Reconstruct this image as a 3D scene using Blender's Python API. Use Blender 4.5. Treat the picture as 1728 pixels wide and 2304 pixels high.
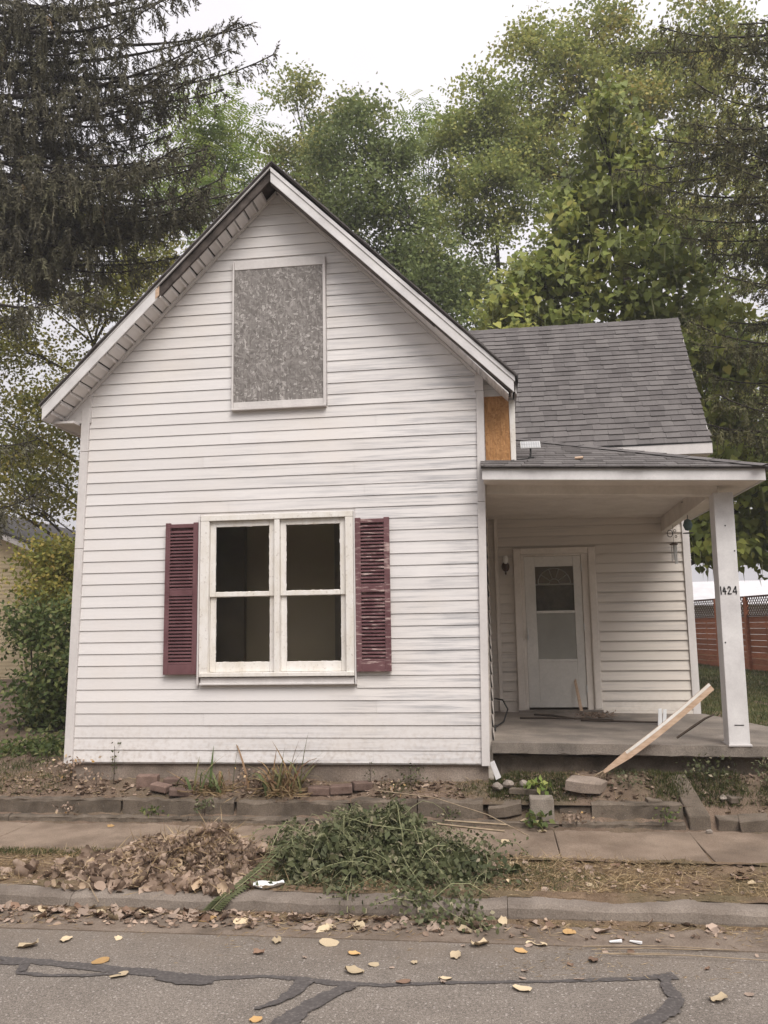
import bpy, math, random
import numpy as np
from mathutils import Vector, Matrix

for o in list(bpy.data.objects):
    bpy.data.objects.remove(o)
SC = bpy.context.scene
COL = SC.collection
rnd = random.Random(7)
R = np.random.RandomState(11)
V3 = Vector

# ------------------------------------------------------------------ camera
PITCH, ROLL, YAW = math.atan(.1395), .0165, math.atan(.13)
fw = V3((-math.sin(YAW)*math.cos(PITCH), math.cos(YAW)*math.cos(PITCH), math.sin(PITCH)))
r0 = V3((math.cos(YAW), math.sin(YAW), 0)); u0 = r0.cross(fw)
rt = r0*math.cos(ROLL) - u0*math.sin(ROLL)
up = u0*math.cos(ROLL) + r0*math.sin(ROLL)
cam = bpy.data.cameras.new('camera')
cam.lens = 1864/2304*36; cam.sensor_width = 36; cam.sensor_fit = 'AUTO'
cam.clip_start = .1; cam.clip_end = 1500
co = bpy.data.objects.new('camera', cam); COL.objects.link(co)
M = Matrix((rt, up, -fw)).transposed().to_4x4(); M.translation = V3((0, 0, 1.8))
co.matrix_world = M
SC.camera = co

# ------------------------------------------------------------------ light
SUN_EL, SUN_AZ = math.radians(52), math.radians(152)     # azimuth clockwise from +Y
world = bpy.data.worlds.new('World'); SC.world = world
world.use_nodes = True
wt = world.node_tree; wt.nodes.clear()
sky = wt.nodes.new('ShaderNodeTexSky'); sky.sky_type = 'NISHITA'; sky.sun_disc = False
sky.sun_elevation = SUN_EL; sky.sun_rotation = SUN_AZ
sky.air_density = 1.0; sky.dust_density = 6.0; sky.ozone_density = 1.0
hs = wt.nodes.new('ShaderNodeHueSaturation'); hs.inputs['Saturation'].default_value = .12
mixc = wt.nodes.new('ShaderNodeMix'); mixc.data_type = 'RGBA'; mixc.inputs[0].default_value = .9
tcw = wt.nodes.new('ShaderNodeTexCoord')
nzw = wt.nodes.new('ShaderNodeTexNoise'); nzw.inputs['Scale'].default_value = 1.6; nzw.inputs['Detail'].default_value = 5
rw = wt.nodes.new('ShaderNodeValToRGB')
rw.color_ramp.elements[0].position = .3; rw.color_ramp.elements[0].color = (3.02, 2.90, 3.07, 1)
rw.color_ramp.elements[1].position = .75; rw.color_ramp.elements[1].color = (3.85, 3.72, 3.88, 1)
bg = wt.nodes.new('ShaderNodeBackground'); bg.inputs['Strength'].default_value = .115
wo = wt.nodes.new('ShaderNodeOutputWorld')
wt.links.new(tcw.outputs['Generated'], nzw.inputs['Vector'])
wt.links.new(nzw.outputs['Fac'], rw.inputs[0])
wt.links.new(sky.outputs[0], hs.inputs['Color'])
wt.links.new(hs.outputs[0], mixc.inputs[6]); wt.links.new(rw.outputs[0], mixc.inputs[7])
sepw = wt.nodes.new('ShaderNodeSeparateXYZ'); wt.links.new(tcw.outputs['Generated'], sepw.inputs[0])
mrw = wt.nodes.new('ShaderNodeMapRange'); wt.links.new(sepw.outputs[2], mrw.inputs[0])
mrw.inputs[1].default_value = 0; mrw.inputs[2].default_value = 1; mrw.inputs[3].default_value = .68; mrw.inputs[4].default_value = 1.6
mulw = wt.nodes.new('ShaderNodeMix'); mulw.data_type = 'RGBA'; mulw.blend_type = 'MULTIPLY'; mulw.inputs[0].default_value = 1
wt.links.new(mixc.outputs[2], mulw.inputs[6]); wt.links.new(mrw.outputs[0], mulw.inputs[7])
wt.links.new(mulw.outputs[2], bg.inputs['Color']); wt.links.new(bg.outputs[0], wo.inputs[0])
sl = bpy.data.lights.new('sun', 'SUN'); sl.energy = 1.5; sl.angle = math.radians(35); sl.color = (1, .95, .89)
so = bpy.data.objects.new('sun', sl); COL.objects.link(so)
sd = V3((math.sin(SUN_AZ)*math.cos(SUN_EL), math.cos(SUN_AZ)*math.cos(SUN_EL), math.sin(SUN_EL)))
so.rotation_euler = sd.to_track_quat('Z', 'Y').to_euler(); so.location = (4, -8, 20)
vs = SC.view_settings
vs.view_transform = 'Standard'; vs.look = 'None'; vs.exposure = 1.15; vs.gamma = 1; vs.use_curve_mapping = False
SC.cycles.max_bounces = 6; SC.cycles.transparent_max_bounces = 8
SC.cycles.diffuse_bounces = 5; SC.cycles.glossy_bounces = 2; SC.cycles.transmission_bounces = 3
SC.cycles.use_denoising = True

# ------------------------------------------------------------------ materials
class Mat:
    def __init__(s, name, rough=.85, spec=.25):
        s.m = bpy.data.materials.new(name); s.m.use_nodes = True
        s.t = s.m.node_tree; s.b = s.t.nodes['Principled BSDF']; s.out = s.t.nodes['Material Output']
        s.b.inputs['Roughness'].default_value = rough
        s.b.inputs['Specular IOR Level'].default_value = spec
        s.tc = s.n('ShaderNodeTexCoord')
    def n(s, t): return s.t.nodes.new(t)
    def l(s, a, b): s.t.links.new(a, b)
    def coords(s, scale=(1, 1, 1), kind='Object', rot=(0, 0, 0)):
        mp = s.n('ShaderNodeMapping'); mp.inputs['Scale'].default_value = scale; mp.inputs['Rotation'].default_value = rot
        if kind == 'World':
            g = s.n('ShaderNodeNewGeometry'); s.l(g.outputs['Position'], mp.inputs['Vector'])
        else:
            s.l(s.tc.outputs[kind], mp.inputs['Vector'])
        return mp.outputs[0]
    def noise(s, scale, detail=4, stretch=(1, 1, 1), rough=.55, kind='World', dist=0, rot=(0, 0, 0)):
        z = s.n('ShaderNodeTexNoise'); z.inputs['Scale'].default_value = scale; z.inputs['Detail'].default_value = detail
        z.inputs['Roughness'].default_value = rough; z.inputs['Distortion'].default_value = dist
        s.l(s.coords(stretch, kind, rot), z.inputs['Vector']); return z.outputs['Fac']
    def ramp(s, fac, stops, interp='LINEAR'):
        r = s.n('ShaderNodeValToRGB'); e = r.color_ramp.elements; r.color_ramp.interpolation = interp
        while len(e) < len(stops): e.new(.5)
        for k, (p, c) in enumerate(stops):
            e[k].position = p
            e[k].color = tuple(c)+(1,) if hasattr(c, '__len__') else (c, c, c, 1)
        s.l(fac, r.inputs[0]); return r.outputs[0]
    def mix(s, fac, a, b, mode='MIX'):
        m = s.n('ShaderNodeMix'); m.data_type = 'RGBA'; m.blend_type = mode
        for i, v in ((0, fac), (6, a), (7, b)):
            if isinstance(v, (int, float)): m.inputs[i].default_value = v
            elif isinstance(v, tuple): m.inputs[i].default_value = v+(1,)
            else: s.l(v, m.inputs[i])
        return m.outputs[2]
    def math(s, op, a, b=0):
        m = s.n('ShaderNodeMath'); m.operation = op
        for i, v in ((0, a), (1, b)):
            if isinstance(v, (int, float)): m.inputs[i].default_value = v
            else: s.l(v, m.inputs[i])
        return m.outputs[0]
    def sep(s, vec):
        x = s.n('ShaderNodeSeparateXYZ'); s.l(vec, x.inputs[0]); return x.outputs
    def pos(s):
        return s.sep(s.n('ShaderNodeNewGeometry').outputs['Position'])
    def attr(s, name):
        a = s.n('ShaderNodeAttribute'); a.attribute_name = name; return a.outputs['Fac']
    def rand(s): return s.n('ShaderNodeObjectInfo').outputs['Random']
    def base(s, c):
        if isinstance(c, tuple): s.b.inputs['Base Color'].default_value = c+(1,)
        else: s.l(c, s.b.inputs['Base Color'])
    def bump(s, h, strength=.3, dist=.01):
        b = s.n('ShaderNodeBump'); b.inputs['Strength'].default_value = strength; b.inputs['Distance'].default_value = dist
        s.l(h, b.inputs['Height']); s.l(b.outputs[0], s.b.inputs['Normal'])

def noisy(name, c1, c2, scale=8, stretch=(1, 1, 1), rough=.85, bump=.2, bd=.005, detail=6, lo=.3, hi=.7, fine=None, kind='World', rnd_amt=0, spec=.25):
    m = Mat(name, rough, spec)
    n1 = m.noise(scale, detail, stretch, kind=kind)
    c = m.ramp(n1, [(lo, c1), (hi, c2)])
    if fine:
        sc, amt = fine
        n2 = m.noise(sc, 3, kind=kind)
        c = m.mix(1.0, c, m.ramp(n2, [(.3, 1-amt), (.7, 1+amt)]), 'MULTIPLY')
        h = m.math('ADD', n1, n2)
    else: h = n1
    if rnd_amt:
        c = m.mix(1.0, c, m.ramp(m.rand(), [(0, 1-rnd_amt), (1, 1+rnd_amt)]), 'MULTIPLY')
    m.base(c)
    if bump: m.bump(h, bump, bd)
    return m.m

MT = {}
def siding_mat(name, tone, dirt):
    m = Mat(name, .5, .35)
    c = m.ramp(m.noise(3, 3, (.4, 1, 1)), [(.3, tuple(t*.965 for t in tone)), (.7, tone)])
    c = m.mix(1.0, c, m.ramp(m.rand(), [(0, (.95, .945, .94)), (1, (1.03, 1.03, 1.03))]), 'MULTIPLY')
    # weathering: long grey rubs along the boards, heavier at the right half of the wall
    s1 = m.ramp(m.noise(2.2, 7, (.55, 1, 15), .68), [(.46, 0.), (.66, 1.)])
    p = m.pos()
    mask = m.ramp(m.math('MULTIPLY_ADD', p[0], .25), [(0, 0), (1, 1)])
    mr = m.n('ShaderNodeMapRange'); m.l(p[0], mr.inputs[0])
    mr.inputs[1].default_value = -3.2; mr.inputs[2].default_value = -.4; mr.inputs[3].default_value = .12; mr.inputs[4].default_value = 1
    blot = m.ramp(m.noise(.9, 3, (1, 1, 1.6)), [(.38, 0.), (.52, 1.)])
    f = m.math('MULTIPLY', m.math('MULTIPLY', s1, mr.outputs[0]), m.math('MULTIPLY', blot, dirt))
    c = m.mix(f, c, (.27, .27, .285))
    # a little warm blotching and splash dirt near the ground
    b2 = m.ramp(m.noise(1.1, 4), [(.5, 0.), (.8, .28)])
    c = m.mix(b2, c, (.66, .57, .47))
    low = m.n('ShaderNodeMapRange'); m.l(p[2], low.inputs[0])
    low.inputs[1].default_value = 1.05; low.inputs[2].default_value = .55; low.inputs[3].default_value = 0; low.inputs[4].default_value = .5
    sp = m.ramp(m.noise(26, 6), [(.45, 0.), (.75, 1.)])
    c = m.mix(m.math('MULTIPLY', low.outputs[0], sp), c, (.30, .23, .17))
    m.base(c)
    m.bump(m.noise(40, 4, (.15, 1, 1)), .06, .004)
    return m.m
MT['siding'] = siding_mat('white_vinyl_siding', (.69, .662, .65), .8)
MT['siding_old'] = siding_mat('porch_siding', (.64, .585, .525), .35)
MT['trim'] = noisy('white_trim', (.54, .51, .495), (.64, .605, .585), 6, (1, 1, .3), .5, .08, .003, fine=(40, .04))
MT['fascia'] = noisy('white_metal_fascia', (.53, .51, .505), (.68, .66, .65), 5, (1, 1, 1), .38, .06, .003, fine=(60, .04), spec=.5)
def peel():
    m = Mat('peeling_white_paint', .7)
    n1 = m.noise(7, 8, (1, 1, .45), .7)
    c = m.ramp(n1, [(.25, (.50, .44, .36)), (.4, (.66, .62, .56)), (.6, (.73, .70, .66))])
    c2 = m.ramp(m.noise(38, 5), [(.60, 0.), (.68, 1.)])
    c = m.mix(c2, c, (.36, .31, .27)); c = m.mix(.45, m.ramp(n1, [(.3, (.62, .57, .5)), (.6, (.74, .71, .68))]), c)
    m.base(c); m.bump(m.noise(38, 5), .35, .004); return m.m
MT['peel'] = peel()
MT['porch_paint'] = noisy('aged_porch_paint', (.60, .545, .485), (.72, .66, .60), 4, (1, 1, 1), .6, .06, .003, fine=(30, .05))
MT['door'] = noisy('white_metal_door', (.54, .52, .48), (.66, .63, .585), 3, (1, 1, .6), .45, .04, .003, fine=(35, .05))
MT['dark_wood'] = noisy('old_bare_wood', (.04, .032, .028), (.11, .09, .08), 9, (1, .2, 1), .9, .3)
MT['shutter'] = None
def shut(name, worn):
    m = Mat(name, .55)
    c = m.ramp(m.noise(9, 4, (1, 1, .5)), [(.3, (.108, .048, .053)), (.7, (.158, .076, .081))])
    if worn:
        f = m.ramp(m.noise(16, 7, (.35, 1, 2.2), .7), [(.53, 0.), (.62, .85)])
        c = m.mix(f, c, (.50, .38, .35))
    else:
        f = m.ramp(m.noise(20, 6, (.4, 1, 2)), [(.67, 0.), (.75, .5)])
        c = m.mix(f, c, (.36, .22, .22))
    m.base(c); return m.m
MT['shutter'] = shut('maroon_paint', False); MT['shutter_worn'] = shut('worn_maroon_paint', True)

def osb(name, cols, rot=0):
    m = Mat(name, .85)
    outs = []
    for k, (st, ro) in enumerate((((1, 1, .36), .3), ((1, 1, .36), 1.35), ((1, 1, .36), -.75))):
        v = m.n('ShaderNodeTexVoronoi'); v.inputs['Scale'].default_value = 54+8*k; v.inputs['Randomness'].default_value = 1
        mp = m.n('ShaderNodeMapping'); mp.inputs['Scale'].default_value = st; mr_ = m.n('ShaderNodeMapping'); mr_.inputs['Rotation'].default_value = (0, ro, 0)
        nz = m.n('ShaderNodeTexNoise'); nz.inputs['Scale'].default_value = 6
        add = m.n('ShaderNodeVectorMath'); add.operation = 'MULTIPLY_ADD'; add.inputs[1].default_value = (.05, .05, .05)
        g = m.n('ShaderNodeNewGeometry'); m.l(g.outputs['Position'], nz.inputs['Vector'])
        m.l(nz.outputs['Color'], add.inputs[0]); m.l(g.outputs['Position'], add.inputs[2])
        m.l(add.outputs[0], mr_.inputs['Vector']); m.l(mr_.outputs[0], mp.inputs['Vector']); m.l(mp.outputs[0], v.inputs['Vector'])
        sx = m.sep(v.outputs['Color']); outs.append((sx[0], v.outputs['Distance'], sx[1]))
    sel = m.ramp(outs[2][0], [(.45, 0.), (.55, 1.)], 'CONSTANT')
    val = m.mix(sel, outs[0][0], outs[1][0])
    c = m.ramp(val, cols)
    grain = m.noise(90, 4, (1, 1, .12), rot=(0, .5, 0))
    c = m.mix(1.0, c, m.ramp(grain, [(.3, .82), (.7, 1.15)]), 'MULTIPLY')
    dk = m.ramp(m.noise(34, 6, (1, 1, .5), .75), [(.64, 0.), (.72, 1.)])
    c = m.mix(dk, c, tuple(.3*x for x in cols[0][1]))
    m.base(c); m.bump(val, .35, .003); return m.m
MT['osb'] = osb('weathered_strand_board', [(0, (.15, .135, .126)), (.5, (.22, .202, .19)), (.85, (.275, .254, .24)), (1, (.44, .41, .39))])
MT['osb_new'] = osb('fresh_strand_board', [(0, (.30, .15, .06)), (.5, (.40, .205, .085)), (1, (.46, .25, .11))])

def shingle_mat(name, use_attr):
    m = Mat(name, .92, .15)
    r = m.attr('tint') if use_attr else m.rand()
    c = m.ramp(r, [(0, (.092, .083, .081)), (.5, (.114, .104, .101)), (1, (.142, .130, .125))])
    c = m.mix(1.0, c, m.ramp(m.noise(130, 2), [(.3, .7), (.7, 1.3)]), 'MULTIPLY')
    st = m.ramp(m.noise(1.6, 5, (2.5, 1, .6)), [(.42, 0.), (.72, .45)])
    c = m.mix(st, c, (.175, .16, .154))
    m.base(c); m.bump(m.noise(130, 2), .4, .003); return m.m
MT['shingle'] = shingle_mat('asphalt_shingle', False); MT['shingle_attr'] = shingle_mat('asphalt_shingle_mass', True)

def asphalt():
    m = Mat('asphalt', .9, .2)
    big = m.ramp(m.noise(.9, 5), [(.3, (.140, .120, .102)), (.7, (.188, .162, .138))])
    sp = m.ramp(m.noise(150, 3, rough=.75), [(.30, .42), (.5, 1.0), (.68, 1.85)])
    c = m.mix(1.0, big, sp, 'MULTIPLY')
    c = m.mix(1.0, c, m.ramp(m.noise(58, 4, rough=.8), [(.34, .62), (.5, 1.), (.66, 1.42)]), 'MULTIPLY')
    c = m.mix(1.0, c, m.ramp(m.noise(6, 6, rough=.7), [(.3, .86), (.7, 1.12)]), 'MULTIPLY')
    v = m.n('ShaderNodeTexVoronoi'); v.inputs['Scale'].default_value = 44; m.l(m.coords((1, 1, 1), 'World'), v.inputs['Vector'])
    st = m.ramp(v.outputs['Distance'], [(.18, 1.), (.30, 0.)])
    c = m.mix(m.math('MULTIPLY', st, m.ramp(m.sep(v.outputs['Color'])[0], [(.5, 0.), (.6, .8)])), c, (.36, .32, .29))
    # dusty towards the gutter
    p = m.pos(); mr = m.n('ShaderNodeMapRange'); m.l(p[1], mr.inputs[0])
    mr.inputs[1].default_value = 4.55; mr.inputs[2].default_value = 5.15; mr.inputs[3].default_value = 0; mr.inputs[4].default_value = .6
    c = m.mix(m.math('MULTIPLY', mr.outputs[0], m.ramp(m.noise(5, 6), [(.3, .2), (.7, 1.)])), c, (.17, .13, .095))
    m.base(c); m.bump(m.noise(150, 3, rough=.75), .55, .005); return m.m
MT['asphalt'] = asphalt()
def tar():
    m = Mat('tar_seal', .75, .3)
    c = m.ramp(m.noise(60, 4), [(.3, (.060, .052, .049)), (.58, (.088, .078, .073)), (.72, (.165, .145, .133))])
    m.base(c); m.bump(m.noise(60, 4), .35, .003); return m.m
MT['tar'] = tar()
def concrete(name, c1, c2, stain, sc=3):
    m = Mat(name, .9, .2)
    c = m.ramp(m.noise(sc, 7, rough=.6), [(.3, c1), (.7, c2)])
    c = m.mix(1.0, c, (1.12, 1.1, 1.08), 'MULTIPLY')
    c = m.mix(m.ramp(m.noise(sc*.6, 6), [(.48, 0.), (.72, .8)]), c, stain)
    c = m.mix(1.0, c, m.ramp(m.noise(120, 3), [(.3, .72), (.7, 1.25)]), 'MULTIPLY')
    c = m.mix(m.ramp(m.noise(45, 3), [(.70, 0.), (.76, .5)]), c, (.36, .33, .3))
    m.base(c); m.bump(m.noise(60, 6), .5, .006); return m.m
MT['kerb'] = concrete('kerb_concrete', (.135, .112, .094), (.215, .185, .158), (.085, .068, .055))
MT['gutter'] = concrete('gutter_concrete', (.13, .10, .078), (.19, .155, .125), (.09, .07, .053), 5)
MT['walk'] = concrete('sidewalk_concrete', (.155, .116, .087), (.235, .184, .142), (.095, .070, .051), 3.2)
MT['ledge'] = concrete('ledge_concrete', (.085, .068, .053), (.165, .136, .108), (.050, .040, .030), 5)
MT['found'] = concrete('foundation_concrete', (.20, .16, .13), (.28, .235, .2), (.10, .078, .062), 4)
MT['deck'] = concrete('porch_concrete', (.150, .130, .110), (.235, .205, .178), (.085, .076, .068), 3)
MT['block'] = concrete('cinder_block', (.17, .145, .12), (.24, .21, .18), (.10, .085, .068), 9)
MT['brick'] = noisy('old_brick', (.115, .075, .06), (.19, .13, .105), 14, fine=(90, .2), rnd_amt=.25)
def dirt(name, c1, c2, c3):
    m = Mat(name, .95, .1)
    c = m.ramp(m.noise(7, 8, rough=.65), [(.3, c1), (.7, c2)])
    c = m.mix(m.ramp(m.noise(2.2, 5), [(.45, 0.), (.65, .8)]), c, c3)
    c = m.mix(1.0, c, m.ramp(m.noise(150, 3), [(.3, .6), (.7, 1.4)]), 'MULTIPLY')
    m.base(c); m.bump(m.noise(70, 6, rough=.7), .8, .012); return m.m
MT['dirt'] = dirt('yard_dirt', (.115, .080, .058), (.195, .142, .105), (.105, .085, .055))
MT['verge'] = dirt('verge_dirt', (.115, .078, .052), (.215, .152, .10), (.105, .086, .048))
MT['lawn'] = dirt('lawn_turf', (.055, .065, .024), (.10, .10, .042), (.13, .105, .055))
MT['cream'] = noisy('cream_siding', (.50, .40, .25), (.60, .49, .32), 3, fine=(30, .05))
MT['roofdark'] = noisy('dark_roof', (.035, .032, .032), (.065, .058, .056), 12, fine=(60, .2))
MT['fence'] = noisy('stained_fence_wood', (.30, .105, .05), (.44, .165, .085), 5, (1, 1, 6), .8, .15, fine=(50, .12), rnd_amt=.18)
MT['fence_dark'] = noisy('fence_lattice_wood', (.10, .055, .04), (.17, .10, .075), 8)
MT['sky_glow_white'] = noisy('sky_glow_pale', (.50, .49, .50), (.60, .59, .60), 2)
MT['bark'] = noisy('bark', (.035, .027, .021), (.095, .076, .06), 9, (1, 1, .25), .95, .6, .02)
MT['bark_dark'] = noisy('dark_bark', (.022, .018, .015), (.055, .044, .036), 9, (1, 1, .25), .95, .6, .02)
MT['twig'] = noisy('dry_twig', (.20, .15, .10), (.36, .28, .19), 20)
MT['darkstick'] = noisy('dark_stick', (.035, .026, .02), (.075, .055, .042), 20)
MT['stem'] = noisy('green_stem', (.16, .17, .085), (.28, .27, .15), 20)
MT['rawwood'] = noisy('raw_pine', (.40, .27, .18), (.56, .41, .30), 14, (1, 1, 4), .75, .1)
MT['white_plastic'] = noisy('white_plastic', (.70, .70, .70), (.80, .80, .80), 10, rough=.35, bump=.1)
MT['black'] = noisy('black_plastic', (.012, .012, .012), (.025, .024, .023), 10, rough=.5)
MT['ink'] = noisy('black_marker', (.012, .011, .012), (.03, .028, .03), 30, rough=.6)
MT['bronze'] = noisy('brown_metal', (.06, .035, .022), (.11, .07, .045), 20, rough=.5)
MT['metal'] = noisy('pale_metal', (.45, .45, .44), (.6, .6, .58), 20, rough=.35)
MT['blue'] = noisy('faded_blue_green', (.08, .13, .14), (.12, .18, .19), 20, rough=.5)
MT['solar'] = noisy('solar_cell', (.30, .30, .31), (.38, .38, .39), 9, rough=.2, spec=.6)
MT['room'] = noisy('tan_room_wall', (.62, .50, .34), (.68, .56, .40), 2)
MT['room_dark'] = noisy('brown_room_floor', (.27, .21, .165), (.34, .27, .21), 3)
MT['rock'] = noisy('field_stone', (.16, .13, .11), (.30, .26, .22), 9, fine=(60, .2), rnd_amt=.2)
MT['milk'] = noisy('milk_glass', (.66, .65, .62), (.72, .71, .68), 9, rough=.25)
MT['curtain'] = noisy('grey_curtain', (.60, .58, .55), (.74, .72, .69), 4, (1, 1, .5))

def glass(name, tint=(.95, .95, .94)):
    m = bpy.data.materials.new(name); m.use_nodes = True; t = m.node_tree; t.nodes.clear()
    tr = t.nodes.new('ShaderNodeBsdfTransparent'); tr.inputs[0].default_value = tint+(1,)
    gl = t.nodes.new('ShaderNodeBsdfGlossy'); gl.inputs['Roughness'].default_value = .03
    fr = t.nodes.new('ShaderNodeFresnel'); fr.inputs[0].default_value = 1.45
    tc = t.nodes.new('ShaderNodeTexCoord'); nz = t.nodes.new('ShaderNodeTexNoise'); nz.inputs['Scale'].default_value = 3
    bp = t.nodes.new('ShaderNodeBump'); bp.inputs['Strength'].default_value = .02
    mx = t.nodes.new('ShaderNodeMixShader'); o = t.nodes.new('ShaderNodeOutputMaterial')
    t.links.new(tc.outputs['Object'], nz.inputs['Vector']); t.links.new(nz.outputs['Fac'], bp.inputs['Height'])
    t.links.new(bp.outputs[0], gl.inputs['Normal'])
    t.links.new(fr.outputs[0], mx.inputs[0]); t.links.new(tr.outputs[0], mx.inputs[1]); t.links.new(gl.outputs[0], mx.inputs[2])
    t.links.new(mx.outputs[0], o.inputs[0]); return m
MT['glass'] = glass('window_glass')

def leafmat(name, stops, trans=.5, rough=.6):
    m = Mat(name, rough, .25)
    c = m.ramp(m.attr('tint'), stops)
    c = m.mix(1.0, c, m.ramp(m.noise(1.2, 3), [(.3, .8), (.7, 1.2)]), 'MULTIPLY')
    m.base(c)
    if trans:
        tl = m.n('ShaderNodeBsdfTranslucent'); m.l(c, tl.inputs[0])
        mx = m.n('ShaderNodeMixShader'); mx.inputs[0].default_value = trans
        m.l(m.b.outputs[0], mx.inputs[1]); m.l(tl.outputs[0], mx.inputs[2]); m.l(mx.outputs[0], m.out.inputs[0])
    return m.m
MT['spruce'] = leafmat('spruce_needles', [(0, (0.071, 0.065, 0.044)), (.5, (0.107, 0.097, 0.062)), (.85, (0.143, 0.139, 0.078)), (1, (0.214, 0.152, 0.078))], .1, .8)
MT['spruce_green'] = leafmat('spruce_needles_green', [(0, (0.070, 0.068, 0.035)), (.5, (0.112, 0.110, 0.051)), (1, (0.186, 0.164, 0.074))], .12, .8)
MT['leaf_mid'] = leafmat('dull_green_leaves', [(0, (0.162, 0.198, 0.070)), (.5, (0.246, 0.276, 0.094)), (.85, (0.372, 0.360, 0.126)), (1, (0.504, 0.396, 0.144))])
MT['leaf_dark'] = leafmat('dark_green_leaves', [(0, (0.114, 0.156, 0.058)), (.6, (0.186, 0.228, 0.079)), (1, (0.312, 0.324, 0.108))], .4)
MT['leaf_fresh'] = leafmat('fresh_green_leaves', [(0, (0.162, 0.234, 0.060)), (.5, (0.246, 0.318, 0.082)), (1, (0.396, 0.420, 0.120))], .4)
MT['leaf_yellow'] = leafmat('yellow_green_leaves', [(0, (.140, .160, .040)), (.5, (.24, .235, .054)), (.88, (.35, .295, .07)), (1, (.42, .30, .085))], .4)
MT['leaf_maple'] = leafmat('turning_maple_leaves', [(0, (0.191, 0.237, 0.077)), (.45, (0.286, 0.318, 0.095)), (.8, (0.420, 0.397, 0.121)), (1, (0.534, 0.376, 0.119))], .4)
MT['leaf_catalpa'] = leafmat('catalpa_leaves', [(0, (0.140, 0.177, 0.043)), (.5, (0.223, 0.258, 0.058)), (.9, (0.339, 0.338, 0.080)), (1, (0.398, 0.349, 0.097))], .35, .5)
MT['pod'] = leafmat('catalpa_pods', [(0, (.17, .20, .085)), (1, (.32, .32, .16))], 0)
MT['leaf_brush'] = leafmat('cut_vine_leaves', [(0, (0.051, 0.062, 0.028)), (.5, (0.100, 0.110, 0.050)), (.8, (0.155, 0.155, 0.082)), (1, (0.345, 0.294, 0.204))], .25)
MT['leaf_shrub'] = leafmat('shrub_leaves', [(0, (0.052, 0.076, 0.022)), (.5, (0.089, 0.121, 0.035)), (.85, (0.159, 0.179, 0.056)), (1, (0.287, 0.261, 0.125))], .3)
MT['iris'] = leafmat('iris_blades', [(0, (.085, .115, .04)), (.4, (.15, .165, .065)), (.6, (.25, .17, .085)), (1, (.17, .095, .052))], .2)
MT['grass'] = leafmat('green_grass', [(0, (.045, .060, .018)), (.6, (.085, .095, .032)), (1, (.17, .145, .065))], .25)
MT['straw'] = leafmat('dry_straw', [(0, (0.172, 0.115, 0.060)), (.5, (0.287, 0.201, 0.106)), (1, (0.437, 0.333, 0.196))], .1)
MT['litter'] = leafmat('dry_leaves', [(0, (0.139, 0.096, 0.068)), (.4, (0.265, 0.190, 0.142)), (.75, (0.404, 0.303, 0.234)), (.93, (0.530, 0.395, 0.242)), (1, (0.600, 0.366, 0.127))], .12, .75)
def fallen(name, a, b):
    m = Mat(name, .75, .2)
    c = m.ramp(m.noise(24, 5, kind='Object'), [(.3, a), (.7, b)])
    c = m.mix(1.0, c, m.ramp(m.rand(), [(0, .72), (1, 1.18)]), 'MULTIPLY')
    m.base(c); m.bump(m.noise(60, 3, kind='Object'), .4, .003); return m.m
MT['fl_tan'] = fallen('tan_leaf', (.27, .20, .155), (.42, .325, .26))
MT['fl_pale'] = fallen('pale_yellow_leaf', (.44, .34, .21), (.60, .49, .34))
MT['fl_orange'] = fallen('orange_leaf', (.42, .25, .10), (.55, .36, .17))
MT['fl_brown'] = fallen('brown_leaf', (.16, .10, .068), (.26, .17, .12))

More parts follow.
